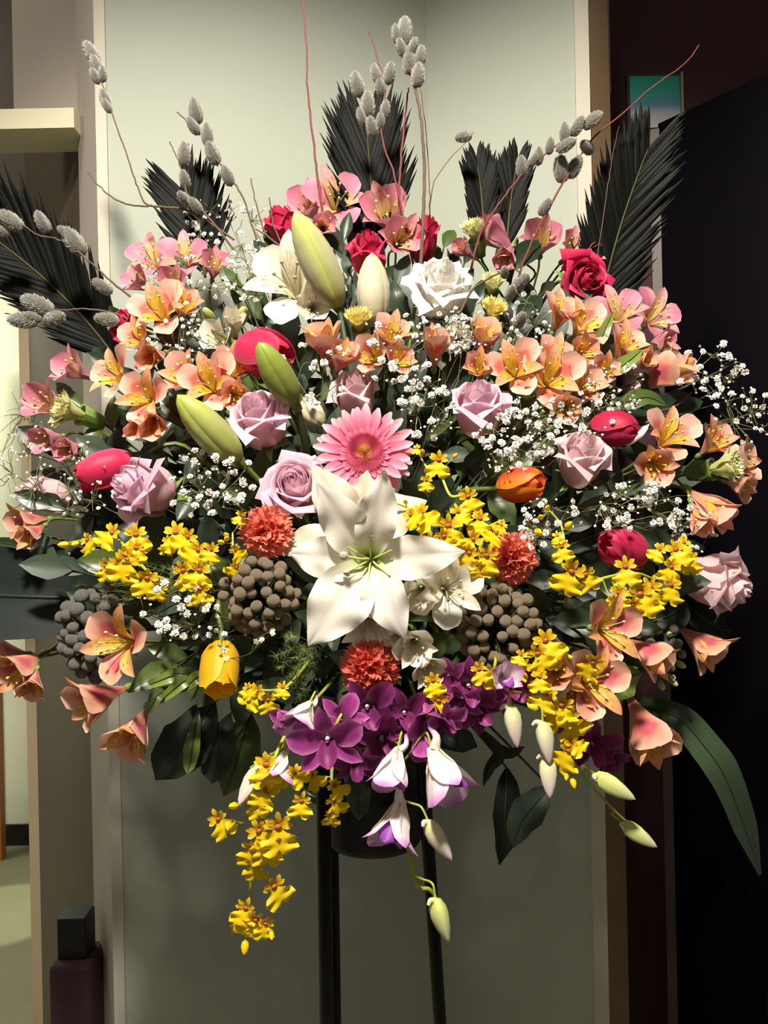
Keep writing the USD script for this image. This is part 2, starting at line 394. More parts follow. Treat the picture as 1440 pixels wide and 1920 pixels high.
M['bud_tall'] = petal_mat('pale_green_lily_bud', [(0, 'a5a56c'), (0.5, 'b9b78c'), (1, 'b4bb62')], edge=('c3cc5a', 4), transl=0.1, vein=0.15, rough=0.42, var=0.04)
M['bud_dark'] = petal_mat('dark_lily_bud', [(0, '7d8a34'), (0.5, '808a3c'), (1, '8fa238')], transl=0.1, vein=0.15, rough=0.4, var=0.04)
M['bud_cream'] = petal_mat('cream_lily_bud', [(0, 'd4cfa2'), (0.6, 'e0d8bb'), (1, 'd3d68c')], transl=0.1, vein=0.12, rough=0.4, var=0.04)
M['carn'] = petal_mat('coral_carnation', [(0, 'e04a34'), (0.5, 'f26a4c'), (1, 'f8927a')], vein=0.1, var=0.08, transl=0.4)
M['carn_deep'] = petal_mat('deep_coral_carnation', [(0, 'd0402e'), (0.5, 'e65a44'), (1, 'ee7a62')], vein=0.1, var=0.08, transl=0.4)
M['mini'] = petal_mat('pale_lime_carnation', [(0, 'b9c46a'), (0.6, 'dadb8c'), (1, 'e8e6ac')], vein=0.15, var=0.06)
M['mini_yellow'] = petal_mat('yellow_carnation', [(0, 'cfc257'), (0.6, 'e8d56c'), (1, 'f2e490')], vein=0.15, var=0.06)
M['mini_white'] = petal_mat('cream_white_carnation', [(0, 'dfd9a0'), (0.6, 'efe9d4'), (1, 'f4eee2')], vein=0.1, var=0.04)
M['al_o'] = petal_mat('orange_alstroemeria_outer', [(0, 'cf7c50'), (0.35, 'f09a7a'), (0.75, 'f4b09a'), (1, 'f4c0ac')], edge=('f8d0bc', 2.5), blotch=('ea6a58', 0.6, 0.22), vein=0.2)
M['al_o_in'] = petal_mat('orange_alstroemeria_inner', [(0, 'eaaa20'), (0.3, 'f8c224'), (0.55, 'f8c040'), (0.78, 'f4ac80'), (1, 'f2a484')], streak=('6b1a18', 0.3, 0.8), vein=0.1)
M['al_p'] = petal_mat('pink_alstroemeria_outer', [(0, 'c47072'), (0.35, 'dc8090'), (0.75, 'e28ea0'), (1, 'd9789a')], edge=('ecb4bc', 3), vein=0.25)
M['al_p_in'] = petal_mat('pink_alstroemeria_inner', [(0, 'd9a24e'), (0.45, 'ecc87c'), (0.75, 'e6a89c'), (1, 'd98294')], streak=('7a2836', 0.3, 0.8), vein=0.15)
M['al_s'] = petal_mat('salmon_alstroemeria_outer', [(0, 'bc5f4c'), (0.4, 'dd8068'), (0.8, 'e8a286'), (1, 'efc0a4')], edge=('f0c6aa', 2.5), blotch=('d0566a', 0.6, 0.3), vein=0.2)
M['al_s_in'] = petal_mat('salmon_alstroemeria_inner', [(0, 'e0a838'), (0.35, 'f0c040'), (0.7, 'f0b860'), (1, 'e69a80')], streak=('7a2020', 0.35, 0.8), vein=0.1)
M['al_w'] = petal_mat('white_alstroemeria_outer', [(0, 'c8cf9a'), (0.3, 'e9e4cf'), (1, 'efe8d8')], vein=0.1, var=0.04)
M['al_w_in'] = petal_mat('white_alstroemeria_inner', [(0, 'd2d088'), (0.4, 'ece2c0'), (1, 'efe6d4')], streak=('8a6a48', 0.45, 0.7), vein=0.1, var=0.04)
M['onc'] = petal_mat('yellow_oncidium_lip', [(0, 'dca408'), (0.25, 'f8d206'), (1, 'fbdc10')], vein=0.08, var=0.08, transl=0.3)
M['onc_s'] = petal_mat('yellow_oncidium_sepal', [(0, 'b87818'), (0.4, 'eec012'), (1, 'f6d428')], streak=('7a3412', 0.1, 0.8), vein=0.1)
M['onc_c'] = mat('oncidium_callus', '9a5a1a', 0.6)
M['den'] = petal_mat('purple_dendrobium', [(0, 'd8b4c4'), (0.2, 'a23a86'), (0.8, 'ae3e92'), (1, 'c468b2')], edge=('d890c4', 5), vein=0.3, var=0.12)
M['den_deep'] = petal_mat('deep_purple_dendrobium', [(0, '6a1a4a'), (0.6, '7d2260'), (1, '9a347e')], edge=('b05498', 6), vein=0.3, var=0.12)
M['den_w'] = petal_mat('white_purple_dendrobium', [(0, 'ece6bc'), (0.35, 'f4ecde'), (0.72, 'f2e2e8'), (0.88, 'd8a0d0'), (1, 'bc68bc')], vein=0.12, var=0.04)
M['den_lip'] = petal_mat('purple_tipped_lip', [(0, 'ece0d8'), (0.4, 'e4c4e0'), (0.6, 'a850b8'), (1, '8c3aa8')], vein=0.2, var=0.05)
M['den_bud'] = petal_mat('pale_dendrobium_bud', [(0, 'd2d67c'), (0.45, 'e6e2b4'), (0.8, 'e6cfd0'), (1, 'd8b4c4')], transl=0.15, vein=0.15, var=0.06)
M['den_bud_lime'] = petal_mat('lime_dendrobium_bud', [(0, 'c8d45c'), (0.5, 'dde28e'), (1, 'dcd6b4')], transl=0.15, vein=0.15, var=0.06)
M['gyp'] = mat('white_gypsophila', 'f2eee4', 0.7, None, 0.2)
M['gyp_stem'] = mat('thin_gypsophila_stem', '6d7048', 0.6)
M['lis_bud'] = petal_mat('lime_flower_bud', [(0, '9eb04a'), (0.6, 'c3cc6a'), (1, 'dce08e')], transl=0.15, vein=0.2)

# ------------------------------------------------------------------ the setting
def quad(a, b, c, d):
    return np.array([a, b, c, d], float), np.array([[0, 1, 2], [0, 2, 3]]), np.zeros((4, 2))


def slab(p0, p1, z0, z1, t):
    """An upright panel from p0 to p1 in plan, t thick to its far side."""
    p0, p1 = np.array(p0, float), np.array(p1, float)
    d = (p1 - p0) / np.linalg.norm(p1 - p0); n = np.array([-d[1], d[0]])
    c = [p0, p1, p1 + n * t, p0 + n * t]
    v = np.array([[*q, z] for z in (z0, z1) for q in c])
    m = trimesh.convex.convex_hull(v)
    return np.array(m.vertices), np.array(m.faces), np.array(m.vertices)[:, :2] * 0


def plan(px, Y):
    return (px - 720) / FPX * Y, Y


HC = 2.9                                         # ceiling
CORNER = plan(818, 1.66)
A, B = plan(212, 1.42), plan(1119, 1.50)
struct('floor', box(-4.2, 3.0, -2.6, 5.0, -0.06, 0.0), M['floor'])
struct('ceiling', box(-4.2, 3.0, -2.6, 5.0, HC, HC + 0.05), M['ceiling'])
struct('wall_back_left', slab(A, CORNER, 0.0, HC, 0.03), M['wall'])
struct('wall_back_right', slab(CORNER, B, 0.0, HC, 0.03), M['wall'])
struct('trim_1', slab((A[0] - 0.014, A[1] - 0.004), (A[0] + 0.004, A[1] - 0.003), 0.0, HC, 0.03), M['wall_edge'])          # corner bead of the left wall end
struct('trim_2', slab((B[0] - 0.022, B[1] - 0.002), (B[0] + 0.002, B[1] - 0.006), 0.0, HC, 0.03), M['wall_edge'])
E0, E1 = plan(161, 1.55), (A[0] - 0.014, A[1])
struct('wall_end', slab(E0, E1, 0.0, HC, 0.03), M['end_face'])                                                           # end of the partition, turned from the lamp
struct('wall_passage', slab(plan(60, 1.95), plan(163, 1.60), 0.0, HC, 0.03), M['brown_wall'])
struct('trim_3', slab(plan(42, 1.97), plan(66, 1.94), 0.0, 1.85, 0.05), M['jamb'])                                        # door jamb of the lit room
zb0 = at(80, 286, 1.6)[2]; zb1 = at(80, 251, 1.6)[2]
struct('trim_4', box(-1.6, plan(176, 1.56)[0], 1.50, 1.60, zb0, zb1), M['beam'])                                         # door head
struct('wall_above_beam', slab(plan(42, 1.63), plan(178, 1.575), zb1 - 0.005, HC, 0.02), M['end_face'])
struct('wall_transom', box(-2.6, plan(70, 1.98)[0], 1.98, 2.03, at(20, 532, 1.98)[2], HC), M['brown_wall'])
struct('wall_side_room', box(-3.4, -1.0, 3.55, 3.6, 0.0, HC), M['pale_wall'])
struct('baseboard_side_room', box(-3.4, -1.0, 3.535, 3.55, 0.0, 0.085), M['black_trim'])
struct('door_1', box(-1.62, plan(-6, 3.40)[0], 3.38, 3.42, 0.0, 2.05), M['orange_wood'])
struct('wall_left_room', box(-3.42, -3.38, 2.0, 3.6, 0.0, HC), M['pale_wall'])
struct('trim_5', slab(plan(1119, 1.497), plan(1160, 1.55), 0.0, HC, 0.06), M['dark_frame'])                               # brown door post on the right
struct('trim_6', slab(plan(1159, 1.548), plan(1162, 1.549), at(1147, 176, 1.55)[2], HC, 0.004), M['metal_line'])
struct('wall_right', slab(plan(1150, 1.86), plan(1700, 1.86), 0.0, HC, 0.05), M['dark_wall'])
struct('wall_back_hidden', slab((B[0] + 0.05, 1.56), plan(1160, 1.90), 0.0, HC, 0.02), M['dark_wall'])

sign = thing('poster', 'small teal and grey framed poster hanging on the dark wall at upper right', 'poster')
x0, x1 = plan(1192, 1.845)[0], plan(1296, 1.845)[0]
zt, zl = at(1230, 138, 1.845)[2], at(1230, 245, 1.845)[2]
part(sign, 'backing', box(x0, x1, 1.845, 1.855, zl, zt), M['panel_edge'], smooth=False)
pm = usdkit.material(stage, '/World/Looks/poster_print', {
    'tc': ('texture_coordinate', {}), 'sp': ('separate_xyz', {}), 'mr': ('map_range', {'from_min': zl, 'from_max': zt, 'clamp': True}),
    'r': ('rgb_ramp', {'ramp': [(0, lin('e6e0da')), (0.3, lin('ccd2d2')), (0.45, lin('6aa4be')), (0.7, lin('3cc0a8')), (1, lin('2fb098'))]}), 'p': ('principled_bsdf', {'roughness': 0.4})},
    [('tc.object', 'sp.vector'), ('sp.z', 'mr.value'), ('mr.result', 'r.fac'), ('r.color', 'p.base_color')], surface='p.BSDF')
part(sign, 'print', box(x0 + 0.006, x1 - 0.006, 1.843, 1.845, zl + 0.006, zt - 0.006), pm, smooth=False)
part(sign, 'frame_strip', box(x1 - 0.005, x1, 1.838, 1.845, zl, zt), M['jamb'], smooth=False)

cab = thing('black_panel', 'tall black lacquered panel standing at the right edge, its top below the poster', 'panel')
P0, P1, P2 = plan(1249, 1.70), plan(1480, 1.49), plan(1900, 1.47)
ztop = at(1237, 232, 1.70)[2]
part(cab, 'leaf_panel', slab(P0, P1, 0.02, ztop, 0.025), M['black_panel'], smooth=False)
part(cab, 'leaf_panel', slab(P1, P2, 0.02, ztop, 0.025), M['black_panel'], smooth=False)
part(cab, 'edge_strip', slab((P0[0] - 0.016, P0[1] + 0.004), (P0[0] + 0.001, P0[1] - 0.003), 0.02, ztop - 0.01, 0.02), M['panel_edge'], smooth=False)

mb = thing('maroon_box', 'low dark maroon box on the floor at the foot of the grey partition', 'box')
bx0, bx1 = plan(80, 1.45)[0], plan(160, 1.45)[0]
part(mb, 'body', box(bx0, bx1, 1.43, 1.52, 0.40, at(130, 1800, 1.45)[2], 0.01), M['maroon'])
part(mb, 'plinth', box(bx0 + .01, bx1 - .01, 1.44, 1.51, 0.0, 0.41), M['maroon'])
part(mb, 'lid_block', box(plan(98, 1.47)[0], plan(152, 1.47)[0], 1.45, 1.50, at(130, 1801, 1.45)[2], at(130, 1722, 1.45)[2], 0.004), M['black_trim'])

# ------------------------------------------------------------------ the flower stand
st = thing('flower_stand', 'black steel stand with splayed legs under the bouquet', 'stand', np.eye(4))


def leg(a, b, r):
    a, b = np.array(a), np.array(b)
    dirn = (b - a) / np.linalg.norm(b - a); b = a + dirn * ((a[2] - 0.012) / -dirn[2])
    part(st, 'leg', tube([a, (a + b) / 2, b], r, r, 16), M['black_metal'])
    part(st, 'foot', tube([b + [0, 0, 0.014], b + [0, 0, -0.011]], r * 1.25, r * 1.25, 16), M['pot'])


leg(at(604, 1330, 1.04), at(612, 1900, 1.06), 0.0085)
leg(at(619, 1330, 1.19), at(627, 1900, 1.17), 0.0092)
leg(at(786, 1330, 1.03), at(824, 1900, 1.04), 0.0078)
cz = at(700, 1470, 1.12)
a = np.linspace(0, 2 * math.pi, 33)
ringp = np.stack([cz[0] + 0.090 * np.cos(a), cz[1] + 0.090 * np.sin(a), np.full(33, cz[2])], 1)
part(st, 'hoop', tube(ringp, 0.006, 0.006, 8), M['black_metal'])
pot = thing('flower_pot', 'black plastic pot held between the legs of the stand', 'pot', np.array([[1, 0, 0, 0], [0, 1, 0, 0], [0, 0, 1, 0], [cz[0], cz[1], cz[2] - 0.075, 1.0]]))
part(pot, 'body', lathe([(0.001, 0.002), (0.058, 0), (0.066, 0.012), (0.078, 0.19), (0.080, 0.20), (0.076, 0.20), (0.062, 0.02), (0.001, 0.015)], 40), M['pot'], smooth=35)
part(pot, 'rim', lathe([(0.076, 0.185), (0.084, 0.187), (0.085, 0.199), (0.077, 0.203)], 40), M['pot'])
fm = thing('floral_foam', 'dark green block of floral foam behind the flowers, above the pot', 'foam', np.array([[1, 0, 0, 0], [0, 1, 0, 0], [0, 0, 1, 0], [cz[0], cz[1], cz[2] + 0.1, 1.0]]))
g = ball(1.0, 3); nz = np.sin(g[0] * 7).prod(1)[:, None] * 0.03
part(fm, 'block', ((g[0] * (1 + nz)) * [0.075, 0.06, 0.20] + [0, 0, 0.17], g[1], g[2]), M['foam'])

# ------------------------------------------------------------------ flowers: kinds
rng = np.random.default_rng(11)


def stem_mesh(m, back, pos, target=None, r=0.0022, sag=0.0, keep=0.25, sides=6):
    """Stem from the back of a flower to the foam, in the flower's own frame."""
    F = FOAM if target is None else target
    d = m[2, :3] / np.linalg.norm(m[2, :3]); p = np.asarray(pos)
    end = F + (p - F) * keep
    L = np.linalg.norm(end - p)
    mid1 = p - d * min(0.35 * L, 0.06); mid2 = (mid1 + end) / 2 + np.array([0, 0, sag])
    path = curve([p, mid1, mid2, end], 6)
    return tube(to_local(m, path), r, r * 0.9, sides)


def px2m(s, Y):
    return s / FPX * Y


def rose(px, py, s, dx, dy, label, name='rose', cat='rose', m_='rose_lav', opn=0.6, roll=0, n=22, Y=None, tall=1.0, group=None, frilly=0.0):
    Y = depth(px, py) if Y is None else Y + slant(py)
    S = px2m(s, Y); d = aim(dx, dy)
    mid = at(px, py, Y); m = frame(mid - d * S * 0.5 * tall, d, roll)
    t_ = thing(name, label, cat, m, group)
    R = np.random.default_rng(int(px * 7 + py))
    for i in range(n):
        t = i / (n - 1)
        rtop = (0.035 + 0.40 * t ** 1.05) * (0.66 + 0.42 * opn); rb = 0.12 + 0.25 * t ** 0.7
        zt = (0.96 - 0.16 * t ** 2 - 0.20 * opn * t ** 1.5) * tall
        cl = t ** 2.0 * (0.10 + 0.08 * opn)
        rho = [(0, 0.05), (0.25, rb * 0.82), (0.5, rb), (0.82, 0.4 * rb + 0.6 * rtop), (0.94, rtop + cl * 0.5), (1, rtop + cl)]
        zz = [(0, 0), (0.25, 0.17 * zt), (0.5, 0.45 * zt), (0.82, 0.86 * zt), (0.93, 0.985 * zt), (0.97, zt), (1, zt - cl * 0.45)]
        ph = math.radians(88 - 30 * t); phi = [(0, 0.35 * ph), (0.3, 0.8 * ph), (0.65, ph), (0.9, ph * 0.88), (1, ph * 0.7)]
        g = wrap(rho, zz, phi, i * 2.3999 + R.uniform(-0.2, 0.2), 0.11, 0.25 * t, 0.03 + 0.03 * t, 0.10 + 0.06 * t, 11, 11)
        if frilly:
            v, f, uv = g; w = frilly * uv[:, :1] ** 2 * np.sin(uv[:, 1:] * 19 + i) ; v = v * (1 + w * [1, 1, 0.4]); g = (v, f, uv)
        part(t_, 'petal', sized(g, S), M[m_])
    for k in range(5):
        part(t_, 'sepal', sized(petal(0.42, 0.16, [(0, 0.6), (0.4, 1), (1, 0.04)], [(0, 60), (0.5, 70 + R.uniform(-20, 50)), (1, 120)], 0.4, az=k * 1.257, r0=0.03, z0=-0.02), S), M['calyx'])
    part(t_, 'hip', sized(lathe([(0.001, -0.14), (0.05, -0.12), (0.085, -0.05), (0.08, 0.02), (0.04, 0.05)], 10), S), M['calyx'])
    part(t_, 'stem', stem_mesh(m, 0, m[3, :3] - d * S * 0.1, r=0.0026), M['stem'])
    return t_


def tulip(px, py, s, dx, dy, label, m_='tulip_red', opn=0.35, roll=0, Y=None, wid=1.0):
    Y = depth(px, py) if Y is None else Y + slant(py)
    S = px2m(s, Y); d = aim(dx, dy)
    m = frame(at(px, py, Y) - d * S * 0.5, d, roll)
    t_ = thing('tulip', label, 'tulip', m)
    for i in range(6):
        o = i % 2; k = (1.0 if o == 0 else 0.9) * wid
        rho = [(0, 0.06), (0.12, 0.22 * k), (0.35, 0.35 * k), (0.6, 0.37 * k), (0.85, (0.26 + 0.1 * opn) * k), (1, (0.10 + 0.30 * opn) * k)]
        zz = [(0, 0), (0.12, 0.03), (0.35, 0.26), (0.6, 0.58), (0.85, 0.88), (1, 1.0 - 0.04 * o)]
        ph = math.radians(62); phi = [(0, 0.5 * ph), (0.2, 0.9 * ph), (0.5, ph), (0.8, ph * 0.8), (0.93, ph * 0.45), (1, 0.05)]
        part(t_, 'petal', sized(wrap(rho, zz, phi, i * math.pi / 3 + 0.2, 0.06, 0.06, 0.02, 0.02, 12, 11), S), M[m_])
    part(t_, 'stem', stem_mesh(m, 0, m[3, :3], r=0.003), M['stem'])
    return t_


def gerbera(px, py, s, dx, dy, label, Y):
    Y = Y + slant(py)
    S = px2m(s, Y); d = aim(dx, dy); m = frame(at(px, py, Y), d, 0)
    t_ = thing('gerbera', label, 'gerbera', m); R = np.random.default_rng(5)
    for ring, (n, L, a0, a1) in enumerate([(25, 0.50, 84, 100), (24, 0.46, 74, 92), (26, 0.27, 72, 88)]):
        for k in range(n):
            az = 6.283 * (k + 0.5 * ring + R.uniform(-0.22, 0.22)) / n
            g = petal(L * R.uniform(0.93, 1.04) - 0.05, (0.10 if ring < 2 else 0.06), [(0, 0.45), (0.35, 0.9), (0.75, 1), (0.93, 0.75), (1, 0.25)], [(0, a0), (0.5, a0 + R.uniform(-4, 4)), (1, a1 + R.uniform(-8, 8))], 0.5, r0=0.05, az=az, nu=8, nv=5, z0=0.02 * ring)
            part(t_, 'petal', sized(g, S), M['ger'] if ring < 2 else M['ger_in'])
    gs, ey = [], []
    for k in range(420):
        rr = 0.155 * math.sqrt((k + 0.5) / 420); az = k * 2.39996
        L = 0.04 + 0.035 * rr / 0.155
        g = petal(L, 0.014, [(0, 1), (0.7, 1), (1, 0.2)], 12 + 260 * max(0, rr - 0.02), 0.8, r0=rr, az=az, nu=3, nv=3, z0=0.075 + 0.02 * math.cos(rr * 9))
        (ey if rr < 0.068 else gs).append(g)
    part(t_, 'disc_floret', sized(join(gs), S), M['ger_in'], kind='stuff'); part(t_, 'eye', sized(join(ey), S), M['ger_eye'], label='yellow eye of the gerbera', kind='stuff')
    part(t_, 'disc', sized(lathe([(0.001, 0.075), (0.10, 0.07), (0.17, 0.045), (0.13, -0.06), (0.03, -0.12)], 20), S), M['ger_in'])
    part(t_, 'calyx', sized(lathe([(0.14, 0.0), (0.12, -0.07), (0.03, -0.13), (0.001, -0.14)], 16), S), M['calyx'])
    part(t_, 'stem', stem_mesh(m, 0, m[3, :3] - d * S * 0.12, r=0.003), M['stem'])


def lily(px, py, dx, dy, label, tips, Y, m_='lily', stamens=True, name='lily', wide=96):
    """tips: (azimuth in degrees, length in px, width in px, [lean along the petal])."""
    Y = Y + slant(py); d = aim(dx, dy); u = px2m(1.0, Y); m = frame(at(px, py, Y), d, 0)
    t_ = thing(name, label, 'lily', m)
    for k, (az, L, W, an) in enumerate(tips):
        g = petal(L, W, [(0, 0.22), (0.12, 0.42), (0.35, 0.92), (0.48, 1), (0.65, 0.86), (0.8, 0.56), (0.92, 0.24), (1, 0.02)], an, [(0, 1.0), (0.3, 0.45), (0.6, 0.05), (1, -0.3)], (0.22, 2.6, k * 1.3), 3, math.radians(az), 22, 13, z0=3 * (k % 2), rib=0.07)
        part(t_, 'petal', sized(g, u), M[m_])
    if stamens:
        for k in range(6):
            az = math.radians(k * 60 + 25); L = 62
            q = [(0, 0, 0)] + [(math.cos(az) * L * f * f * 0.75, math.sin(az) * L * f * f * 0.75, L * (f - 0.25 * f * f)) for f in (0.3, 0.6, 1.0)]
            fl = part(t_, 'stamen', sized(tube(curve(q, 5), 2.4, 1.5, 6), u), M['pistil'])
            if k in (1, 3):
                e = np.array(q[-1]); part(fl, 'anther', sized((ball(1, 2)[0] * [6, 3, 2.6] + e, *ball(1, 2)[1:]), u), M['anther'])
        q = [(0, 0, 0), (-4, 3, 30), (-16, 6, 55), (-42, 14, 74)]
        ps = part(t_, 'pistil', sized(tube(curve(q, 6), 2.6, 2.2, 8), u), M['pistil'])
        bb = ball(1, 2); part(ps, 'stigma', sized((bb[0] * [8, 8, 5] + q[-1], *bb[1:]), u), M['anther'])
    part(t_, 'tube', sized(lathe([(1, -34), (8, -32), (11, -15), (10, 3)], 12, 0.1), u), M['bud_green'])
    part(t_, 'stem', stem_mesh(m, 0, m[3, :3] - d * 34 * u, r=0.0035), M['stem'])


def lily_bud(tipx, tipy, bx, by, wpx, label, m_, Y, lean=0.0, stem_to=None, stem_len=0.25):
    """A closed bud from its base to its tip; lean is how far the tip stands towards the viewer, in metres."""
    Y = Y + slant(by); b = at(bx, by, Y); t = at(tipx, tipy, Y - lean); d = t - b; L = np.linalg.norm(d); m = frame(b, d, 20)
    t_ = thing('lily_bud', label, 'lily bud', m); w = px2m(wpx, Y) / 2
    prof = [(0.02, -0.02), (0.35, 0.0), (0.72, 0.1), (0.93, 0.25), (1.0, 0.42), (0.95, 0.58), (0.76, 0.76), (0.42, 0.92), (0.16, 0.985), (0.01, 1.0)]
    for k in range(3):                                   # three outer petals, closed along their seams
        u = np.linspace(0, 1, 18); v = np.linspace(-1, 1, 11); U, V = np.meshgrid(u, v, indexing='ij')
        rr = np.interp(u, [p[1] if p[1] > 0 else 0 for p in prof], [p[0] for p in prof])[:, None] * w
        A = V * math.radians(61) + k * 2.0944
        R = rr * (1.03 - 0.13 * np.abs(V) ** 3 + 0.05 * np.exp(-(V * 6) ** 2))
        P = np.stack([R * np.cos(A), R * np.sin(A), U * L], -1).reshape(-1, 3)
        part(t_, 'petal', (P, grid(18, 11), np.stack([U, (V + 1) / 2], -1).reshape(-1, 2)), M[m_])
    part(t_, 'receptacle', lathe([(0.001, -0.012), (0.0045, -0.010), (w * 0.4, 0.004), (w * 0.3, 0.01)], 10), M['stem'])
    if stem_to is not None:
        q = [b] + [at(x, y, yy + slant(y)) for x, y, yy in stem_to]
        part(t_, 'stem', tube(to_local(m, curve(q, 6)), 0.0036, 0.0042, 8), M['stem_dark'])
    else:
        part(t_, 'stem', stem_mesh(m, 0, b - d / L * 0.008, r=0.0032), M['stem'])


def carnation(px, py, s, dx, dy, label, m_='carn', n=46, Y=None, group=None):
    Y = depth(px, py) if Y is None else Y + slant(py)
    S = px2m(s, Y); d = aim(dx, dy); m = frame(at(px, py, Y) - d * S * 0.28, d, 0); R = np.random.default_rng(int(px + 3 * py))
    t_ = thing('carnation', label, 'carnation', m, group)
    for i in range(n):
        t = (i + 0.5) / n; a1 = 8 + 92 * t ** 0.75
        L = (0.56 if i > 9 else 0.60) + R.uniform(-0.05, 0.03)
        if i < 10:
            a1 = R.uniform(0, 30)
        g = petal(L, 0.42, [(0, 0.12), (0.4, 0.3), (0.7, 0.85), (0.9, 1), (1, 0.95)], [(0, 3 + 20 * t), (0.45, a1 * 0.55), (0.75, a1), (1, a1 + R.uniform(0, 35))], R.uniform(-0.3, 0.9), (R.uniform(0.25, 0.5), R.uniform(1.2, 2.2), R.uniform(0, 6)), 0.01 if i > 9 else R.uniform(-0.08, 0.06), i * 2.39996 + R.uniform(-0.2, 0.2), 9, 13, frill=0.05)
        v = g[0]; v[:, 2] += 0.035 * g[2][:, 0] ** 2 * np.sin(g[2][:, 1] * 22 + i); v[:, 0] += 0.02 * g[2][:, 0] ** 2 * np.cos(g[2][:, 1] * 25 + i)
        part(t_, 'petal', sized(g, S), M[m_])
    part(t_, 'calyx', sized(lathe([(0.02, -0.32), (0.09, -0.30), (0.10, -0.05), (0.12, 0.12), (0.10, 0.16)], 12), S), M['calyx'])
    part(t_, 'stem', stem_mesh(m, 0, m[3, :3] - d * S * 0.31, r=0.0024), M['stem'])


def mini(px, py, s, dx, dy, label, m_='mini', Y=None, roll=0):
    """A half-opened spray carnation: a green cup with a tuft of petals standing in it; s is its length in px."""
    Y = depth(px, py) if Y is None else Y + slant(py)
    S = px2m(s * 1.15, Y); d = aim(dx, dy); m = frame(at(px, py, Y) - d * S * 0.5, d, roll); R = np.random.default_rng(int(px * 5 + py))
    t_ = thing('spray_carnation', label, 'carnation', m)
    for i in range(16):
        t = (i + 0.5) / 16; a = 4 + 32 * t
        g = petal(0.62, 0.42, [(0, 0.25), (0.5, 0.7), (0.85, 1), (1, 0.9)], [(0, a * 0.4), (0.6, a), (1, a + R.uniform(0, 26))], R.uniform(0.5, 1.2), (0.3, 1.6, R.uniform(0, 6)), 0.06 * t, i * 2.39996, 7, 11, z0=0.38, frill=0.07)
        part(t_, 'petal', sized(g, S), M[m_])
    part(t_, 'calyx', sized(lathe([(0.03, 0.0), (0.13, 0.02), (0.17, 0.2), (0.2, 0.42), (0.23, 0.52), (0.2, 0.5)], 12, 0.05, 5), S), M['calyx'])
    part(t_, 'stem', stem_mesh(m, 0, m[3, :3], r=0.0018), M['stem'])


AL = {}
for col in 'opsw':
    for sh, (a0, a1, a2) in enumerate([(16, 42, 78), (14, 26, 48), (10, 17, 26)]):       # open, half open, funnel
        K = kind_of('alstroemeria_bloom'); R = np.random.default_rng(40 + sh + ord(col))
        for k in range(6):
            outer = k % 2 == 0; az = k * math.pi / 3 + R.uniform(-0.12, 0.12)
            ja = R.uniform(-8, 8)
            if outer:
                g = petal(0.66 * R.uniform(0.94, 1.05), 0.40, [(0, 0.12), (0.3, 0.42), (0.62, 0.95), (0.8, 1), (0.94, 0.7), (1, 0.16)], [(0, a0), (0.5, a1 + ja), (1, a2 + ja)], 0.55, (0.12, 1.5, R.uniform(0, 6)), 0.015, az, 12, 9, rib=0.05)
            else:
                g = petal(0.70 * R.uniform(0.94, 1.06), 0.22, [(0, 0.16), (0.3, 0.5), (0.6, 1), (0.8, 0.8), (0.95, 0.35), (1, 0.05)], [(0, a0 - 4), (0.5, a1 - 6 + ja), (1, a2 + 8 + ja)], 0.6, (0.08, 1.2, R.uniform(0, 6)), 0.008, az, 12, 7, rib=0.08)
            part(K, 'petal', g, M['al_' + col + ('' if outer else '_in')])
        gs = []
        for k in range(5):
            az = k * 1.257 + 0.3; e = 0.10 + 0.05 * R.random()
            gs.append(tube(curve([(0, 0, 0.04), (0.03 * math.cos(az), 0.03 * math.sin(az), 0.25), (e * math.cos(az), e * math.sin(az), 0.5)], 4), 0.008, 0.006, 4))
            bb = ball(0.018, 1); gs.append((bb[0] * [1, 1, 1.6] + gs[-1][0][-1], bb[1], bb[2]))
        part(K, 'stamen_cluster', join(gs), M['pistil'] if col != 'w' else M['anther'])
        part(K, 'ovary', lathe([(0.001, -0.10), (0.035, -0.085), (0.05, -0.03), (0.035, 0.02)], 8), M['calyx'])
        AL[col, sh] = K


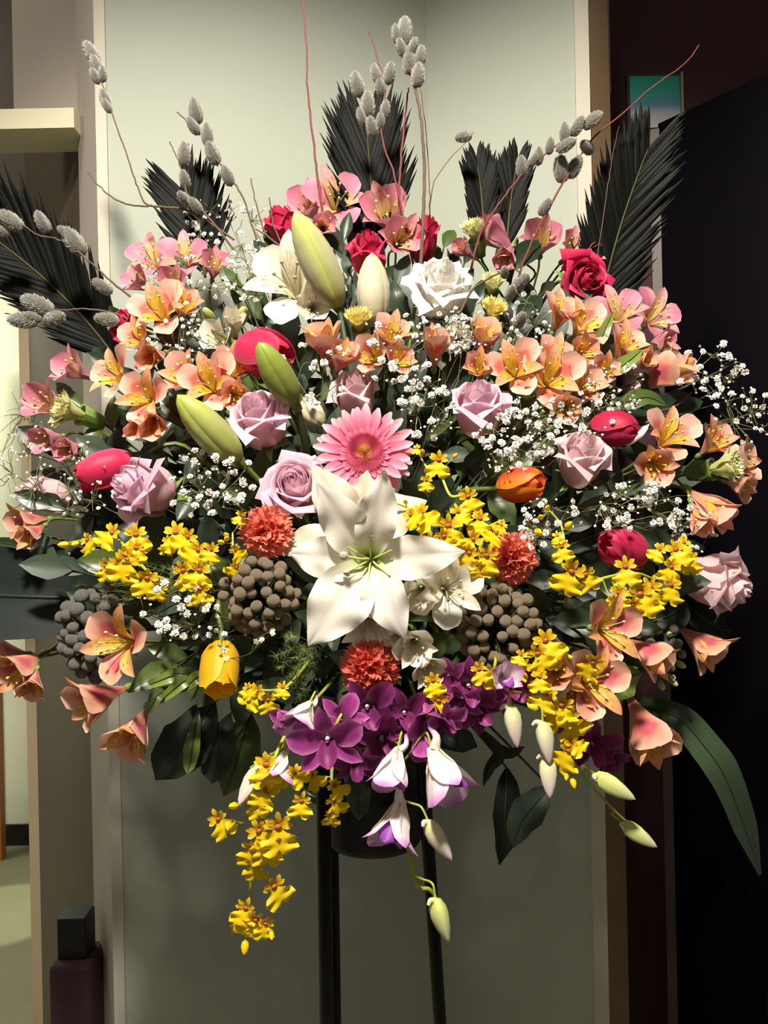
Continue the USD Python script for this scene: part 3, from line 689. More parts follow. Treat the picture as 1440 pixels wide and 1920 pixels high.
def alstro(label, col, blooms, leaves=2, buds=(), name='alstroemeria_spray', Yo=0.0, keep=0.25, leafmat='leaf'):
    """blooms: (px, py, size px, lean right, lean up, shape 0 open .. 2 funnel, roll)."""
    ms = []
    for b in blooms:
        px, py, s, dx, dy, sh = b[:6]; Y = depth(px, py) + Yo; S = px2m(s * 1.32, Y); d = aim(dx, dy)
        f = (0.25, 0.38, 0.42)[sh]
        ms.append((scaled(frame(at(px, py, Y) - d * S * f, d, b[6] if len(b) > 6 else (px * 3 + py) % 60), S * (1.0, 1.05, 1.25)[sh]), sh, d, S))
    c = np.mean([m[3, :3] - d * S * 0.9 for m, _, d, S in ms], 0); c = c + (FOAM - c) * 0.12
    root = np.eye(4); root[3, :3] = c
    t_ = thing(name, label, 'alstroemeria', root); gs = []
    for m, sh, d, S in ms:
        mm = m.copy(); mm[3, :3] -= c; inst(t_, 'bloom', AL[col, sh], mm)
        p = mm[3, :3] - d * S * 0.08
        gs.append(tube(curve([p, p - d * S * 0.35, (p - d * S * 0.35) * 0.4, [0, 0, 0]], 4), 0.0016, 0.0018, 5))
    for (bx, by, s, dx, dy) in buds:
        Y = depth(bx, by) + Yo; S = px2m(s, Y); d = aim(dx, dy); mm = frame(at(bx, by, Y) - d * S * 0.5 - c, d)
        part(t_, 'bud', moved(sized(lathe([(0.01, 0), (0.14, 0.04), (0.2, 0.3), (0.22, 0.6), (0.14, 0.88), (0.01, 1)], 10, 0.08), S), mm), M['lis_bud'])
        gs.append(tube(curve([mm[3, :3], mm[3, :3] * 0.5, [0, 0, 0]], 4), 0.0014, 0.0016, 5))
    e = (FOAM - c) * (1 - keep)
    gs.append(tube(curve([[0, 0, 0], e * 0.5 + [0, 0, 0.01], e], 5), 0.0023, 0.0026, 6))
    part(t_, 'stem', join(gs), M['stem'])
    R = np.random.default_rng(int(abs(c[0]) * 1e4 + abs(c[2]) * 1e4))
    for k in range(leaves):
        _, _, d, S = ms[k % len(ms)]
        az = R.uniform(0, 6.28); L = R.uniform(0.045, 0.075)
        dd = d + 0.9 * np.array([math.cos(az), -0.1, math.sin(az)]); mm = frame(d * 0, dd, R.uniform(0, 360))
        mm[3, :3] = (FOAM - c) * R.uniform(0.0, 0.12)
        part(t_, 'leaf', moved(sized(petal(1, 0.26, [(0, 0.15), (0.3, 0.85), (0.5, 1), (0.8, 0.6), (1, 0.02)], [(0, 5), (1, R.uniform(20, 70))], 0.5, rib=0.1), L), mm), M[leafmat])


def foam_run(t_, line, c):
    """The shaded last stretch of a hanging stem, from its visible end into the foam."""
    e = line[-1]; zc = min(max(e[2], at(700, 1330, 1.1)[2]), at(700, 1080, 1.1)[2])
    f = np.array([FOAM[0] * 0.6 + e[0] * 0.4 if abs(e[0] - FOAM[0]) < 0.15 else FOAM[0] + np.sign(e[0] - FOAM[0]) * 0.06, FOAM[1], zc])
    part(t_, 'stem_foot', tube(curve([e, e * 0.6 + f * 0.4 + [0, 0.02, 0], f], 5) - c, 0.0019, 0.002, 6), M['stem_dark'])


ONC = []
for sh in range(3):
    K = kind_of('oncidium_floret'); R = np.random.default_rng(70 + sh)
    g = petal(0.78, 1.15, [(0, 0.2), (0.2, 0.34), (0.42, 0.9), (0.7, 1), (0.9, 0.78), (1, 0.5)], [(0, 60), (0.4, 84 - 6 * sh), (1, 94 + 8 * sh)], [(0, 0.4), (0.5, -0.12), (1, -0.2)], (0.3, 2.6, sh), 0.03, -1.571, 12, 13)
    v, f, uv = g; v[:, 1] += 0.16 * np.exp(-((uv[:, 1] - 0.5) * 8) ** 2) * uv[:, 0] ** 5
    part(K, 'lip', (v, f, uv), M['onc'])
    for k, az in enumerate((90, 30, 150, 5, 175)):
        g = petal(0.42, 0.2, [(0, 0.4), (0.5, 1), (0.85, 0.8), (1, 0.15)], [(0, 55), (1, 90 + R.uniform(-25, 25))], 0.3, (0.25, 1.5, k), 0.02, math.radians(az + R.uniform(-8, 8)), 6, 5)
        part(K, 'sepal', g, M['onc_s'])
    bb = ball(0.09, 1); part(K, 'callus', (bb[0] * [1.2, 0.9, 0.8] + [0, -0.02, 0.07], bb[1], bb[2]), M['onc_c'])
    ONC.append(K)


def oncidium(label, florets, path=None, buds=(), Yo=0.0):
    """florets: (px, py, lip px, lean right, lean up, roll); path: px points of the stem from its tip towards the foam."""
    px0, py0 = np.mean([f[:2] for f in florets], 0); Y0 = depth(px0, py0) + Yo
    c = at(px0, py0, Y0 + 0.02); root = np.eye(4); root[3, :3] = c
    t_ = thing('oncidium_spray', label, 'orchid', root); gs = []
    pth = path or [f[:2] for f in florets]
    pp = [at(x, y, depth(x, y) + Yo + 0.012 + (0.06 if i == len(pth) - 1 else 0)) for i, (x, y) in enumerate(pth)] 
    line = curve(pp, 8); gs.append(tube(line - c, 0.0011, 0.002, 6)); foam_run(t_, line, c)
    for i, fl in enumerate(florets):
        px, py, s, dx, dy = fl[:5]; Y = depth(px, py) + Yo; S = px2m(s * 1.1, Y)
        m = scaled(frame(at(px, py, Y) - c, aim(dx, dy), fl[5] if len(fl) > 5 else (px * 5 + py * 3) % 90 - 45), S)
        inst(t_, 'floret', ONC[i % 3], m)
        near = line[np.argmin(np.linalg.norm(line - c - m[3, :3], axis=1))] - c if len(line) else c
        gs.append(tube(curve([m[3, :3], (m[3, :3] + near) / 2 + [0, 0.004, -0.002], near], 4), 0.0007, 0.0008, 4))
    for (bx, by, s, dx, dy) in buds:
        Y = depth(bx, by) + Yo; S = px2m(s, Y); d = aim(dx, dy); mm = frame(at(bx, by, Y) - c, d)
        part(t_, 'bud', moved(sized(lathe([(0.02, 0), (0.24, 0.15), (0.3, 0.45), (0.2, 0.8), (0.02, 1)], 8), S), mm), M['onc'])
        near = line[np.argmin(np.linalg.norm(line - c - mm[3, :3], axis=1))] - c
        gs.append(tube(curve([mm[3, :3], near], 3), 0.0006, 0.0008, 4))
    part(t_, 'stem', join(gs), M['stem_lime'])


DEN = {}
for key, outer, inner, lipm in (('p', 'den', 'den', 'den_deep'), ('d', 'den_deep', 'den_deep', 'den_deep'), ('w', 'den_w', 'den_w', 'den_lip')):
    for sh, (a0, a1, a2) in enumerate([(35, 72, 88), (16, 30, 42)]):                     # open, half closed
        K = kind_of('dendrobium_floret'); R = np.random.default_rng(90 + sh)
        for az in (90, 218, 322):
            part(K, 'sepal', petal(0.52, 0.25, [(0, 0.4), (0.4, 1), (0.75, 0.8), (1, 0.05)], [(0, a0), (0.5, a1), (1, a2 + R.uniform(-8, 12))], 0.4, (0.10, 1.3, az), 0.02, math.radians(az), 10, 7, rib=0.05), M[outer])
        for az in (20, 160):
            part(K, 'petal', petal(0.56, 0.36, [(0, 0.22), (0.3, 0.75), (0.6, 1), (0.85, 0.8), (0.96, 0.4), (1, 0.1)], [(0, a0 - 4), (0.5, a1 - 6), (1, a2 + R.uniform(-5, 18))], 0.4, (0.08, 1.2, az), 0.02, math.radians(az), 11, 9, rib=0.05), M[inner])
        part(K, 'lip', petal(0.46, 0.34, [(0, 0.4), (0.4, 0.8), (0.7, 1), (0.9, 0.7), (1, 0.2)], [(0, 14), (0.5, 24), (1, 60 if sh == 0 else 20)], 1.2, (0.2, 2, 0), 0.01, math.radians(270), 10, 9), M[lipm])
        part(K, 'column', tube([(0, 0, 0), (0, 0.03, 0.10), (0, 0.02, 0.16)], 0.035, 0.02, 8), M['den_w'])
        part(K, 'spur', tube(curve([(0, -0.02, 0.03), (0, -0.08, -0.06), (0, -0.05, -0.17)], 4), 0.05, 0.02, 8), M[outer])
        DEN[key, sh] = K
for key, mm_ in (('b', 'den_bud'), ('l', 'den_bud_lime')):
    K = kind_of('dendrobium_bud')
    g = lathe([(0.01, 0.0), (0.12, 0.05), (0.2, 0.22), (0.21, 0.42), (0.16, 0.68), (0.08, 0.9), (0.01, 1.0)], 14, 0.10)
    v, f, uv = g; v[:, 0] += 0.10 * v[:, 2] ** 2
    part(K, 'bud_body', (v, f, uv), M[mm_])
    part(K, 'spur', tube(curve([(0, 0, 0.1), (-0.16, 0, 0.02), (-0.26, 0, 0.10)], 4), 0.10, 0.035, 8), M[mm_])
    DEN[key, 0] = K


def dendrobium(label, items, path=None, Yo=0.0, stemr=0.0018, stem='stem_lime'):
    """items: (kind, shape, px, py, size px, lean right, lean up, roll, Y nudge)."""
    P = []
    for it in items:
        k, sh, px, py, s, dx, dy = it[:7]; roll = it[7] if len(it) > 7 else 0; dyy = it[8] if len(it) > 8 else 0.0
        Y = depth(px, py) + Yo + dyy; S = px2m(s * (1.0 if k in 'bl' or sh == 0 else 1.3), Y); d = aim(dx, dy)
        f = 0.5 if k in 'bl' else (0.15, 0.3)[sh]
        P.append((k, sh, frame(at(px, py, Y) - d * S * f, d, roll), S, d))
    c = np.mean([p[2][3, :3] for p in P], 0); root = np.eye(4); root[3, :3] = c
    t_ = thing('dendrobium_spray', label, 'orchid', root); gs = []
    pts = [at(x, y, (depth(x, y) + Yo + 0.035 + (0.07 if i == len(path) - 1 else 0)) if len(q) == 0 else q[0]) for i, (x, y, *q) in enumerate(path)] if path else [p[2][3, :3] for p in P]
    line = curve(pts, 8); gs.append(tube(line - c, stemr * 0.7, stemr, 6)); foam_run(t_, line, c)
    for k, sh, m, S, d in P:
        mm = m.copy(); mm[3, :3] -= c
        inst(t_, 'bud' if k in 'bl' else 'floret', DEN[k, sh], scaled(mm, S))
        b = mm[3, :3]; near = line[np.argmin(np.linalg.norm(line - c - b + d * 0.01, axis=1))] - c
        gs.append(tube(curve([b, b - d * min(0.014, S * 0.3), (b + near) / 2 - d * 0.006, near], 5), 0.0011, 0.0012, 5))
    part(t_, 'stem', join(gs), M[stem])


BERRY = {}
for key in ('berry', 'berry_grey'):
    K = kind_of('berry_kind'); R = np.random.default_rng(3)
    g = ball(1.0, 3); v = g[0] * (1 + 0.04 * np.sin(g[0] * 9).prod(1)[:, None]); v[:, 2] *= 1.08
    BERRY[key] = part(K, 'berry', (v, g[1], g[2]), M[key])


def brunia(label, px, py, rx, ry, br, n, m_='berry', seed=0, Yo=0.0):
    Y = depth(px, py) + Yo; c = at(px, py, Y + 0.02); root = np.eye(4); root[3, :3] = c; R = np.random.default_rng(seed)
    t_ = thing('brunia_sprig', label, 'brunia', root); u = px2m(1, Y); gs = []; pts = []
    k = 0
    while len(pts) < n and k < 6000:
        k += 1
        q = R.normal(size=3); q /= np.linalg.norm(q)
        if q[1] > 0.35:
            continue
        q = q * R.uniform(0.55, 1.0) ** 0.5; p = np.array([q[0] * rx, q[1] * min(rx, ry) * 0.8, q[2] * ry]) * u
        if all(np.linalg.norm(p - o) > br * 1.8 * u for o in pts):
            pts.append(p)
    for p in pts:
        s = br * u * R.uniform(0.88, 1.12); mm = frame(p, R.normal(size=3)); mesh_copy(t_, 'berry', BERRY[m_], scaled(mm, s))
        gs.append(tube(curve([p, p * 0.5 + [0, 0.006, -0.004], [0, 0.02, -0.01]], 3), 0.0012, 0.0015, 4))
    e = (FOAM - c) * 0.7; gs.append(tube(curve([[0, 0.01, 0], e * 0.5, e], 4), 0.003, 0.003, 6))
    part(t_, 'stem', join(gs), M['stem_dark'])


CAT = []
for sh in range(3):
    K = kind_of('catkin_kind'); R = np.random.default_rng(200 + sh)
    prof = [(0.01, 0.0), (0.16, 0.04), (0.24, 0.2), (0.27, 0.42), (0.24, 0.68), (0.15, 0.9), (0.01, 1.0)]
    part(K, 'core', lathe(prof, 12), M['catkin'])
    n = 760; z = R.uniform(0.02, 0.99, n); a = R.uniform(0, 6.283, n); r = np.interp(z, [p[1] for p in prof], [p[0] for p in prof])
    p = np.stack([r * np.cos(a), r * np.sin(a), z], 1) * 0.97
    o = np.stack([np.cos(a), np.sin(a), 0.75 + 1.4 * z ** 2], 1); o /= np.linalg.norm(o, axis=1, keepdims=True)
    q = p + o * R.uniform(0.05, 0.10, n)[:, None]
    w = np.cross(o, R.normal(size=(n, 3))); w /= np.linalg.norm(w, axis=1, keepdims=True); w *= 0.009
    V = np.stack([p - w, p + w, q], 1).reshape(-1, 3)
    part(K, 'fur', (V, np.arange(3 * n).reshape(-1, 3), V[:, :2] * 0), M['fur'], smooth=False, kind='stuff')
    part(K, 'bract', petal(0.34, 0.22, [(0, 0.5), (0.5, 1), (1, 0.1)], [(0, 40), (1, -6)], 1.0, r0=0.02, z0=-0.04), M['bract'])
    CAT.append(K)


def willow(label, twigs, catkins, Y, name='pussy_willow_branch', r=0.0016, red=None, cat='pussy willow', group=None):
    """twigs: lists of px points from tip to base; catkins: (px, py, length px, lean right, lean up)."""
    Y = Y + 0.08; c = at(*twigs[0][-1][:2], Y); root = np.eye(4); root[3, :3] = c
    t_ = thing(name, label, cat, root, group); R = np.random.default_rng(int(sum(twigs[0][0][:2])) + 1)
    for i, tw in enumerate(twigs):
        p = curve([at(x, y, Y + (q[0] if q else 0.0)) for x, y, *q in tw], 6)
        p = p + R.normal(size=p.shape) * 0.0004
        part(t_, 'twig', tube(p - c, r * 0.5, r * (1.0 if i == 0 else 0.8), 6), M['red_twig' if red is not None and i in red else 'twig'])
    for k, (px, py, L, dx, dy) in enumerate(catkins):
        d = aim(dx, dy); S = px2m(L, Y); y2 = Y + R.uniform(-0.006, 0.004)
        inst(t_, 'catkin', CAT[k % 3], scaled(frame(at(px, py, y2) - d * S * 0.5 - c, d, R.uniform(0, 360)), S))


def frond(label, path, hw, n, Y, lean=0.03, ang=(34, 20), lens=(0.55, 1.0, 0.75), one=0):
    """A sago frond: path from base to tip in px; hw is its half width in px."""
    Y = Y + 0.09; pts = curve([at(x, y, Y + lean * i) for i, (x, y) in enumerate(path)], 14); c = pts[0]; root = np.eye(4); root[3, :3] = c
    t_ = thing('sago_palm_frond', label, 'palm frond', root); R = np.random.default_rng(int(path[0][0]))
    part(t_, 'rachis', tube(pts - c, 0.0022, 0.0008, 6), M['rachis'])
    cum = np.concatenate([[0], np.cumsum(np.linalg.norm(np.diff(pts, axis=0), axis=1))]); tot = cum[-1]
    for i in range(n):
        s = 0.04 + 0.95 * i / (n - 1)
        p = np.array([np.interp(s * tot, cum, pts[:, k]) for k in range(3)]); p2 = np.array([np.interp(min(s * tot + 0.004, tot), cum, pts[:, k]) for k in range(3)]); p1 = np.array([np.interp(max(s * tot - 0.004, 0), cum, pts[:, k]) for k in range(3)])
        tdir = (p2 - p1) / np.linalg.norm(p2 - p1); sd = np.cross(tdir, [0, -1, 0]); sd /= np.linalg.norm(sd)
        for sg in (-1, 1):
            if one and sg != one and R.random() < 0.6:
                continue
            a = math.radians(np.interp(s, [0, 1], ang) + R.uniform(-3, 3))
            w = px2m(hw, Y) * np.interp(s, [0, 0.45, 1], lens) * R.uniform(0.82, 1.08); L = w / math.sin(math.radians(np.interp(s, [0, 1], ang))) * 0.93
            d = math.cos(a) * tdir + math.sin(a) * sd * sg + np.array([0, R.uniform(-0.10, 0.02), 0])
            m = frame(p - c, d); up = np.array([0, -1.0, 0]); x = up - d * (up @ d) / (d @ d); x /= np.linalg.norm(x); y = np.cross(d / np.linalg.norm(d), x); m[0, :3], m[1, :3] = x, y
            g = petal(1.0, 0.0088 / L, [(0, 0.6), (0.3, 1), (0.75, 0.8), (1, 0.05)], [(0, 0), (1, R.uniform(4, 14))], 0.8, nu=5, nv=3)
            part(t_, 'leaflet', moved(sized(g, L), m), M['cycad'])


GYP = []
K = kind_of('floret_kind')
for sh in range(3):
    gs = []; R = np.random.default_rng(300 + sh)
    for ring, (n, a, L) in enumerate([(8, 88, 0.46), (7, 58, 0.42), (4, 25, 0.34)]):
        for k in range(n):
            gs.append(petal(L, 0.36, [(0, 0.4), (0.6, 1), (1, 0.55)], [(0, a - 20), (1, a + R.uniform(-15, 20))], 0.4, r0=0.02, az=6.283 * (k + 0.5 * ring) / n + R.uniform(-0.3, 0.3), nu=3, nv=3))
    gs.append(lathe([(0.01, -0.25), (0.14, -0.15), (0.2, 0.02), (0.1, 0.12), (0.01, 0.14)], 6))
    GYP.append(part(K, 'floret', join(gs), M['gyp']))


def gypsophila(label, px, py, rx, ry, n, seed, s=(9, 16), front=0.03, Yo=0.0, foot=None, tiny=0):
    """An airy sprig: florets over an ellipse of rx by ry px, on hair-thin branching stems."""
    R = np.random.default_rng(seed); Y0 = depth(px, py) + Yo
    b = at(*foot, Y0 + 0.05) if foot else at(px, py, Y0) + (FOAM - at(px, py, Y0)) * 0.45
    root = np.eye(4); root[3, :3] = b
    t_ = thing('gypsophila_sprig', label, "baby's breath", root); gs = []
    k = max(4, n // 5); nodes = []
    for i in range(k):
        a = i * 2.39996; q = math.sqrt((i + 0.5) / k) * 0.75
        x, y = px + rx * q * math.cos(a), py + ry * q * math.sin(a)
        nodes.append(at(x, y, depth(x, y) + Yo + R.uniform(0.0, 0.03)))
        e = nodes[-1] - b; gs.append(tube(curve([[0, 0, 0], e * 0.5 + R.normal(size=3) * 0.008, e], 3), 0.0007, 0.0005, 3))
    for i in range(n + tiny):
        a = R.uniform(0, 6.283); q = math.sqrt(R.uniform(0, 1)) * R.uniform(0.85, 1.12); x, y = px + rx * q * math.cos(a), py + ry * q * math.sin(a)
        p = at(x, y, depth(x, y) + Yo - R.uniform(-0.015, front)); nd = nodes[np.argmin([np.linalg.norm(p - o) for o in nodes])]
        sz = px2m(R.uniform(*s) if i < n else R.uniform(4, 6), Y0)
        d = np.array([R.normal() * 0.5, -1.0, 0.35 + R.normal() * 0.5]); mm = scaled(frame(p - b, d, R.uniform(0, 360)), sz)
        mesh_copy(t_, 'floret', GYP[i % 3], mm)
        mid = (p + nd) / 2 - b + R.normal(size=3) * 0.004
        gs.append(tube(curve([p - b, mid, nd - b], 3), 0.00035, 0.0005, 3))
    part(t_, 'stem', join(gs), M['gyp_stem'])


def sprig(px, py, d2, n, L, seed, m_='leaf_dark', Yo=0.05, label=None, group=None, wid=0.5, name='greenery_sprig'):
    """A leafy stem coming out of the foam towards (px, py)."""
    R = np.random.default_rng(seed); tip = at(px, py, depth(px, py) + Yo); c = FOAM + (tip - FOAM) * 0.35; root = np.eye(4); root[3, :3] = c
    t_ = thing(name, label, 'foliage', root, group); line = curve([tip, (tip + c) / 2 + R.normal(size=3) * 0.01, c], 8)
    part(t_, 'stem', tube(line - c, 0.0012, 0.002, 5), M['stem_dark'])
    for i in range(n):
        f = i / max(1, n - 1) * 0.8; p = line[int(f * (len(line) - 1))] - c; out = (tip - c) / np.linalg.norm(tip - c)
        az = i * 2.4; d = out * 0.6 + np.array([math.cos(az), -0.45, math.sin(az)]) * (0.15 if i == 0 else 0.9)
        LL = px2m(L, 1.0) * R.uniform(0.75, 1.2)
        g = petal(1.0, wid, [(0, 0.1), (0.12, 0.45), (0.4, 1), (0.7, 0.75), (0.92, 0.25), (1, 0.02)], [(0, 4), (1, R.uniform(15, 55))], 0.4, nu=8, nv=5, rib=0.08)
        mm = frame(p, d, 0); xx = np.array([0, -1.0, 0.3]); dn = d / np.linalg.norm(d); xx = -(xx - dn * (xx @ dn)); xx /= np.linalg.norm(xx); mm[0, :3], mm[1, :3] = xx, np.cross(dn, xx)
        part(t_, 'leaf', moved(sized(g, LL), mm), M[m_])


def big_leaf(label, path, wpx, m_, Y, name='broad_leaf', roll=0.0, cup=0.35, prof=None, face=(0, -1, 0.2), cat='leaf'):
    """path: (px, py, depth nudge) from base to tip."""
    pts = curve([at(x, y, Y + q + slant(np.mean([w[1] for w in path]))) for x, y, q in path], 8); c = pts[0]; root = np.eye(4); root[3, :3] = c
    t_ = thing(name, label, cat, root); n = len(pts); nv = 9
    tg = np.gradient(pts, axis=0); tg /= np.linalg.norm(tg, axis=1, keepdims=True); fc = np.array(face, float)
    u = np.linspace(0, 1, n); hw = np.interp(u, *np.array(prof or [(0, 0.1), (0.15, 0.6), (0.45, 1), (0.8, 0.65), (1, 0.03)]).T) * px2m(wpx, Y) / 2; P, T = [], []
    for i in range(n):
        s = np.cross(tg[i], fc); s /= np.linalg.norm(s); nn = np.cross(s, tg[i])
        if roll:
            a = math.radians(roll * (0.3 + 0.7 * u[i])); s, nn = s * math.cos(a) + nn * math.sin(a), nn * math.cos(a) - s * math.sin(a)
        for v in np.linspace(-1, 1, nv):
            K = max(abs(cup), 1e-3); P.append(pts[i] - c + s * hw[i] / K * math.sin(K * v) + math.copysign(1, cup) * nn * hw[i] / K * (1 - math.cos(K * v)) - nn * hw[i] * 0.06 * math.exp(-(v * 6) ** 2)); T.append((u[i], (v + 1) / 2))
    part(t_, 'blade', (np.array(P), grid(n, nv), np.array(T)), M[m_])
    part(t_, 'midrib', tube(pts - c - np.array(face) * 0.0 , 0.0011, 0.0004, 5), M['stem_dark'])
    e = FOAM + (c - FOAM) * 0.35
    part(t_, 'stalk', tube(curve([pts[0] - c, (e - c) * 0.5, e - c], 4), 0.0012, 0.0018, 5), M['stem_dark'])


def fern(label, px, py, rx, ry, n, seed, Yo=0.0):
    R = np.random.default_rng(seed); Y = depth(px, py) + Yo; c = at(px, py, Y) + (FOAM - at(px, py, Y)) * 0.3; root = np.eye(4); root[3, :3] = c
    t_ = thing('asparagus_fern', label, 'fern', root); st_, nd = [], []
    for i in range(n):
        a = i * 2.39996; q = math.sqrt((i + 0.5) / n); x, y = px + rx * q * math.cos(a), py + ry * q * math.sin(a)
        p = at(x, y, depth(x, y) + Yo + R.uniform(-0.02, 0.02)) - c; line = curve([[0, 0, 0], p * 0.5 + R.normal(size=3) * 0.006, p], 6); st_.append(tube(line, 0.0007, 0.0004, 3))
        for k in range(90):
            f = R.uniform(0.45, 1.0); o = line[int(f * (len(line) - 1))]; d = R.normal(size=3); d /= np.linalg.norm(d); e = o + d * R.uniform(0.005, 0.011) + p / np.linalg.norm(p) * 0.003
            w = np.cross(d, R.normal(size=3)); w = w / np.linalg.norm(w) * 0.00022; nd.append(np.array([o - w, o + w, e]))
    part(t_, 'stem', join(st_), M['stem'])
    V = np.vstack(nd); part(t_, 'needle_mass', (V, np.arange(len(V)).reshape(-1, 3), V[:, :2] * 0), M['needle'], smooth=False, kind='stuff')

# ------------------------------------------------------------------ sago palm fronds, far back
frond('tall upright dark sago palm frond at top centre behind the crimson roses', [(708, 500), (700, 400), (693, 310), (688, 248)], 98, 66, 1.13, 0.01, (30, 15), (0.9, 0.85, 0.3))
frond('short dark sago palm frond at upper left behind the baby\'s breath', [(385, 520), (372, 450), (356, 400), (340, 358)], 78, 48, 1.13, 0.01, (34, 20), (0.95, 0.95, 0.45))
frond('slim dark sago palm frond with one bare side, left of the pair at upper right', [(908, 470), (906, 410), (902, 360), (896, 312)], 44, 40, 1.14, 0.005, (24, 14), (0.8, 0.85, 0.3))
frond('slim dark sago palm frond, right of the pair at upper right', [(950, 470), (954, 410), (960, 360), (968, 312)], 46, 40, 1.15, 0.005, (24, 14), (0.8, 0.85, 0.3))
frond('broad dark sago palm frond curving up along the brown door post', [(1115, 620), (1140, 510), (1168, 410), (1200, 318), (1215, 280)], 84, 70, 1.12, 0.0, (34, 22), (0.95, 1.0, 0.45))
frond('broad dark sago palm frond reaching out to the upper left edge', [(232, 690), (160, 600), (80, 520), (-20, 440), (-60, 415)], 112, 80, 1.10, -0.005, (34, 24), (0.7, 1.0, 0.8))

# ------------------------------------------------------------------ broad leaves
big_leaf('very wide dark leaf blade running off the left edge', [(185, 1120, 0.02), (60, 1118, 0.0), (-90, 1110, 0.0), (-200, 1100, 0)], 186, 'blade', 1.03, 'broad_leaf', prof=[(0, 0.5), (0.25, 0.85), (0.6, 1), (0.9, 0.7), (1, 0.1)], face=(0, -1, 0.35))
big_leaf('narrow dark purple-backed leaf above the wide blade at the left edge', [(140, 1040, 0.03), (60, 1026, 0.02), (-40, 1012, 0.02)], 34, 'leaf_dark', 1.06)
big_leaf('long green strap leaf arching down against the black screen', [(1200, 1320, 0.04), (1270, 1345, 0.01), (1322, 1400, 0.0), (1362, 1460, 0.0), (1400, 1560, 0.02), (1425, 1640, 0.04)], 60, 'blade_lit', 1.08, 'strap_leaf', prof=[(0, 0.5), (0.25, 0.9), (0.55, 1), (0.8, 0.75), (1, 0.1)], cup=0.2)
big_leaf('dark curled glossy leaf hanging in front of the wall right of the stand', [(950, 1440, 0.0), (948, 1500, -0.01), (945, 1560, 0.0), (936, 1622, 0.01)], 66, 'blade', 1.02, roll=25, cup=0.9)
big_leaf('pale veined underside of a leaf beside the dark hanging leaf', [(1030, 1475, 0.0), (1000, 1510, -0.005), (975, 1545, 0.0), (962, 1590, 0.01)], 62, 'leaf_grey', 1.0, roll=-20, cup=0.5)
big_leaf('dark forked leaf tip in front of the wall above the hanging leaf', [(890, 1360, 0.03), (935, 1408, 0.02), (918, 1440, 0.02), (906, 1474, 0.02)], 24, 'leaf_dark', 1.06)
big_leaf('dark leaf pointing right above the forked leaf tip', [(905, 1385, 0.03), (950, 1412, 0.02), (984, 1400, 0.02)], 22, 'leaf_dark', 1.06)
big_leaf('dark leaf under the purple orchids right of the stand', [(800, 1350, 0.02), (850, 1380, 0.0), (895, 1400, 0.0)], 56, 'leaf_dark', 1.02)
big_leaf('wide olive dark leaf hanging under the lower left flowers', [(400, 1310, 0.02), (360, 1380, 0.0), (320, 1425, 0.0), (292, 1462, 0.0)], 96, 'leaf_dark', 1.0)
big_leaf('small lime green leaf tip hanging under the lower left flowers', [(372, 1330, 0.02), (362, 1390, -0.01), (356, 1430, 0.0), (350, 1452, 0.0)], 30, 'leaf_bright', 0.99)
big_leaf('round dark leaf hanging left of the drooping yellow orchids', [(430, 1340, 0.02), (412, 1400, 0.0), (402, 1440, 0.0), (398, 1470, 0.0)], 62, 'leaf_dark', 1.0)
big_leaf('dark green leaf behind the drooping yellow orchids', [(470, 1340, 0.03), (450, 1400, 0.01), (440, 1440, 0.01), (420, 1492, 0.01)], 90, 'leaf', 1.03)
big_leaf('pale green pointed leaf in front of the pot', [(655, 1455, 0.0), (668, 1480, -0.01), (674, 1510, 0.0), (672, 1538, 0.0)], 48, 'leaf_grey', 0.99, face=(0.2, -1, 0.4))
big_leaf('upper small pale leaf in front of the pot', [(650, 1440, 0.0), (664, 1462, -0.01), (680, 1490, 0.0)], 34, 'leaf_grey', 0.985)
big_leaf('round green leaf right of the lower right orange alstroemeria', [(1140, 1310, 0.0), (1160, 1290, -0.01), (1178, 1270, 0.0), (1204, 1262, 0.0)], 56, 'leaf_bright', 0.99)
big_leaf('dark round leaf below the mauve rose at the right edge', [(1190, 1180, 0.02), (1225, 1165, 0.0), (1262, 1150, 0.0), (1285, 1120, 0.0)], 82, 'blade', 0.99)
big_leaf('dark leaf hanging under the mauve rose at the right edge', [(1280, 1130, 0.02), (1320, 1160, 0.01), (1350, 1180, 0.01), (1372, 1182, 0.01)], 70, 'blade', 1.04)
big_leaf('narrow leaf blade below the pale rose pointing to its upper right', [(1050, 975, 0.01), (1100, 950, -0.01), (1150, 930, -0.01), (1200, 905, 0.0)], 24, 'leaf', 0.95)
big_leaf('upright green leaf blade between the orange and pink alstroemeria at upper right', [(1112, 668, 0.0), (1125, 640, -0.02), (1138, 610, -0.02), (1150, 585, -0.01)], 26, 'leaf_bright', 0.99)
big_leaf('green leaf leaning right under the orange alstroemeria at upper right', [(1130, 710, 0.0), (1160, 690, -0.02), (1185, 672, -0.02), (1205, 655, -0.01)], 34, 'leaf_bright', 0.98)
big_leaf('broad mid green leaf below the dusky side-on lily at right', [(1150, 760, 0.01), (1180, 752, -0.01), (1215, 745, -0.01), (1250, 760, 0.0)], 40, 'leaf', 0.98)
big_leaf('small bright leaf behind the pink tulip at far left', [(165, 862, 0.0), (140, 850, -0.01), (115, 842, 0.0), (100, 842, 0.0)], 24, 'leaf_bright', 0.99)
big_leaf('pointed green leaf above the crimson tulip in the upper left', [(455, 540, 0.01), (436, 530, 0.0), (424, 515, 0.0), (418, 498, 0.0)], 40, 'leaf', 0.98)
big_leaf('curved dark leaf left of the cream brunia berries', [(436, 1110, 0.0), (420, 1080, -0.02), (398, 1055, -0.02), (362, 1042, -0.01)], 40, 'leaf', 0.9)
big_leaf('jagged grey green leaf under the curved dark leaf', [(290, 1152, 0.0), (320, 1136, -0.01), (350, 1120, -0.01), (384, 1106, 0.0)], 34, 'leaf_grey', 0.92)
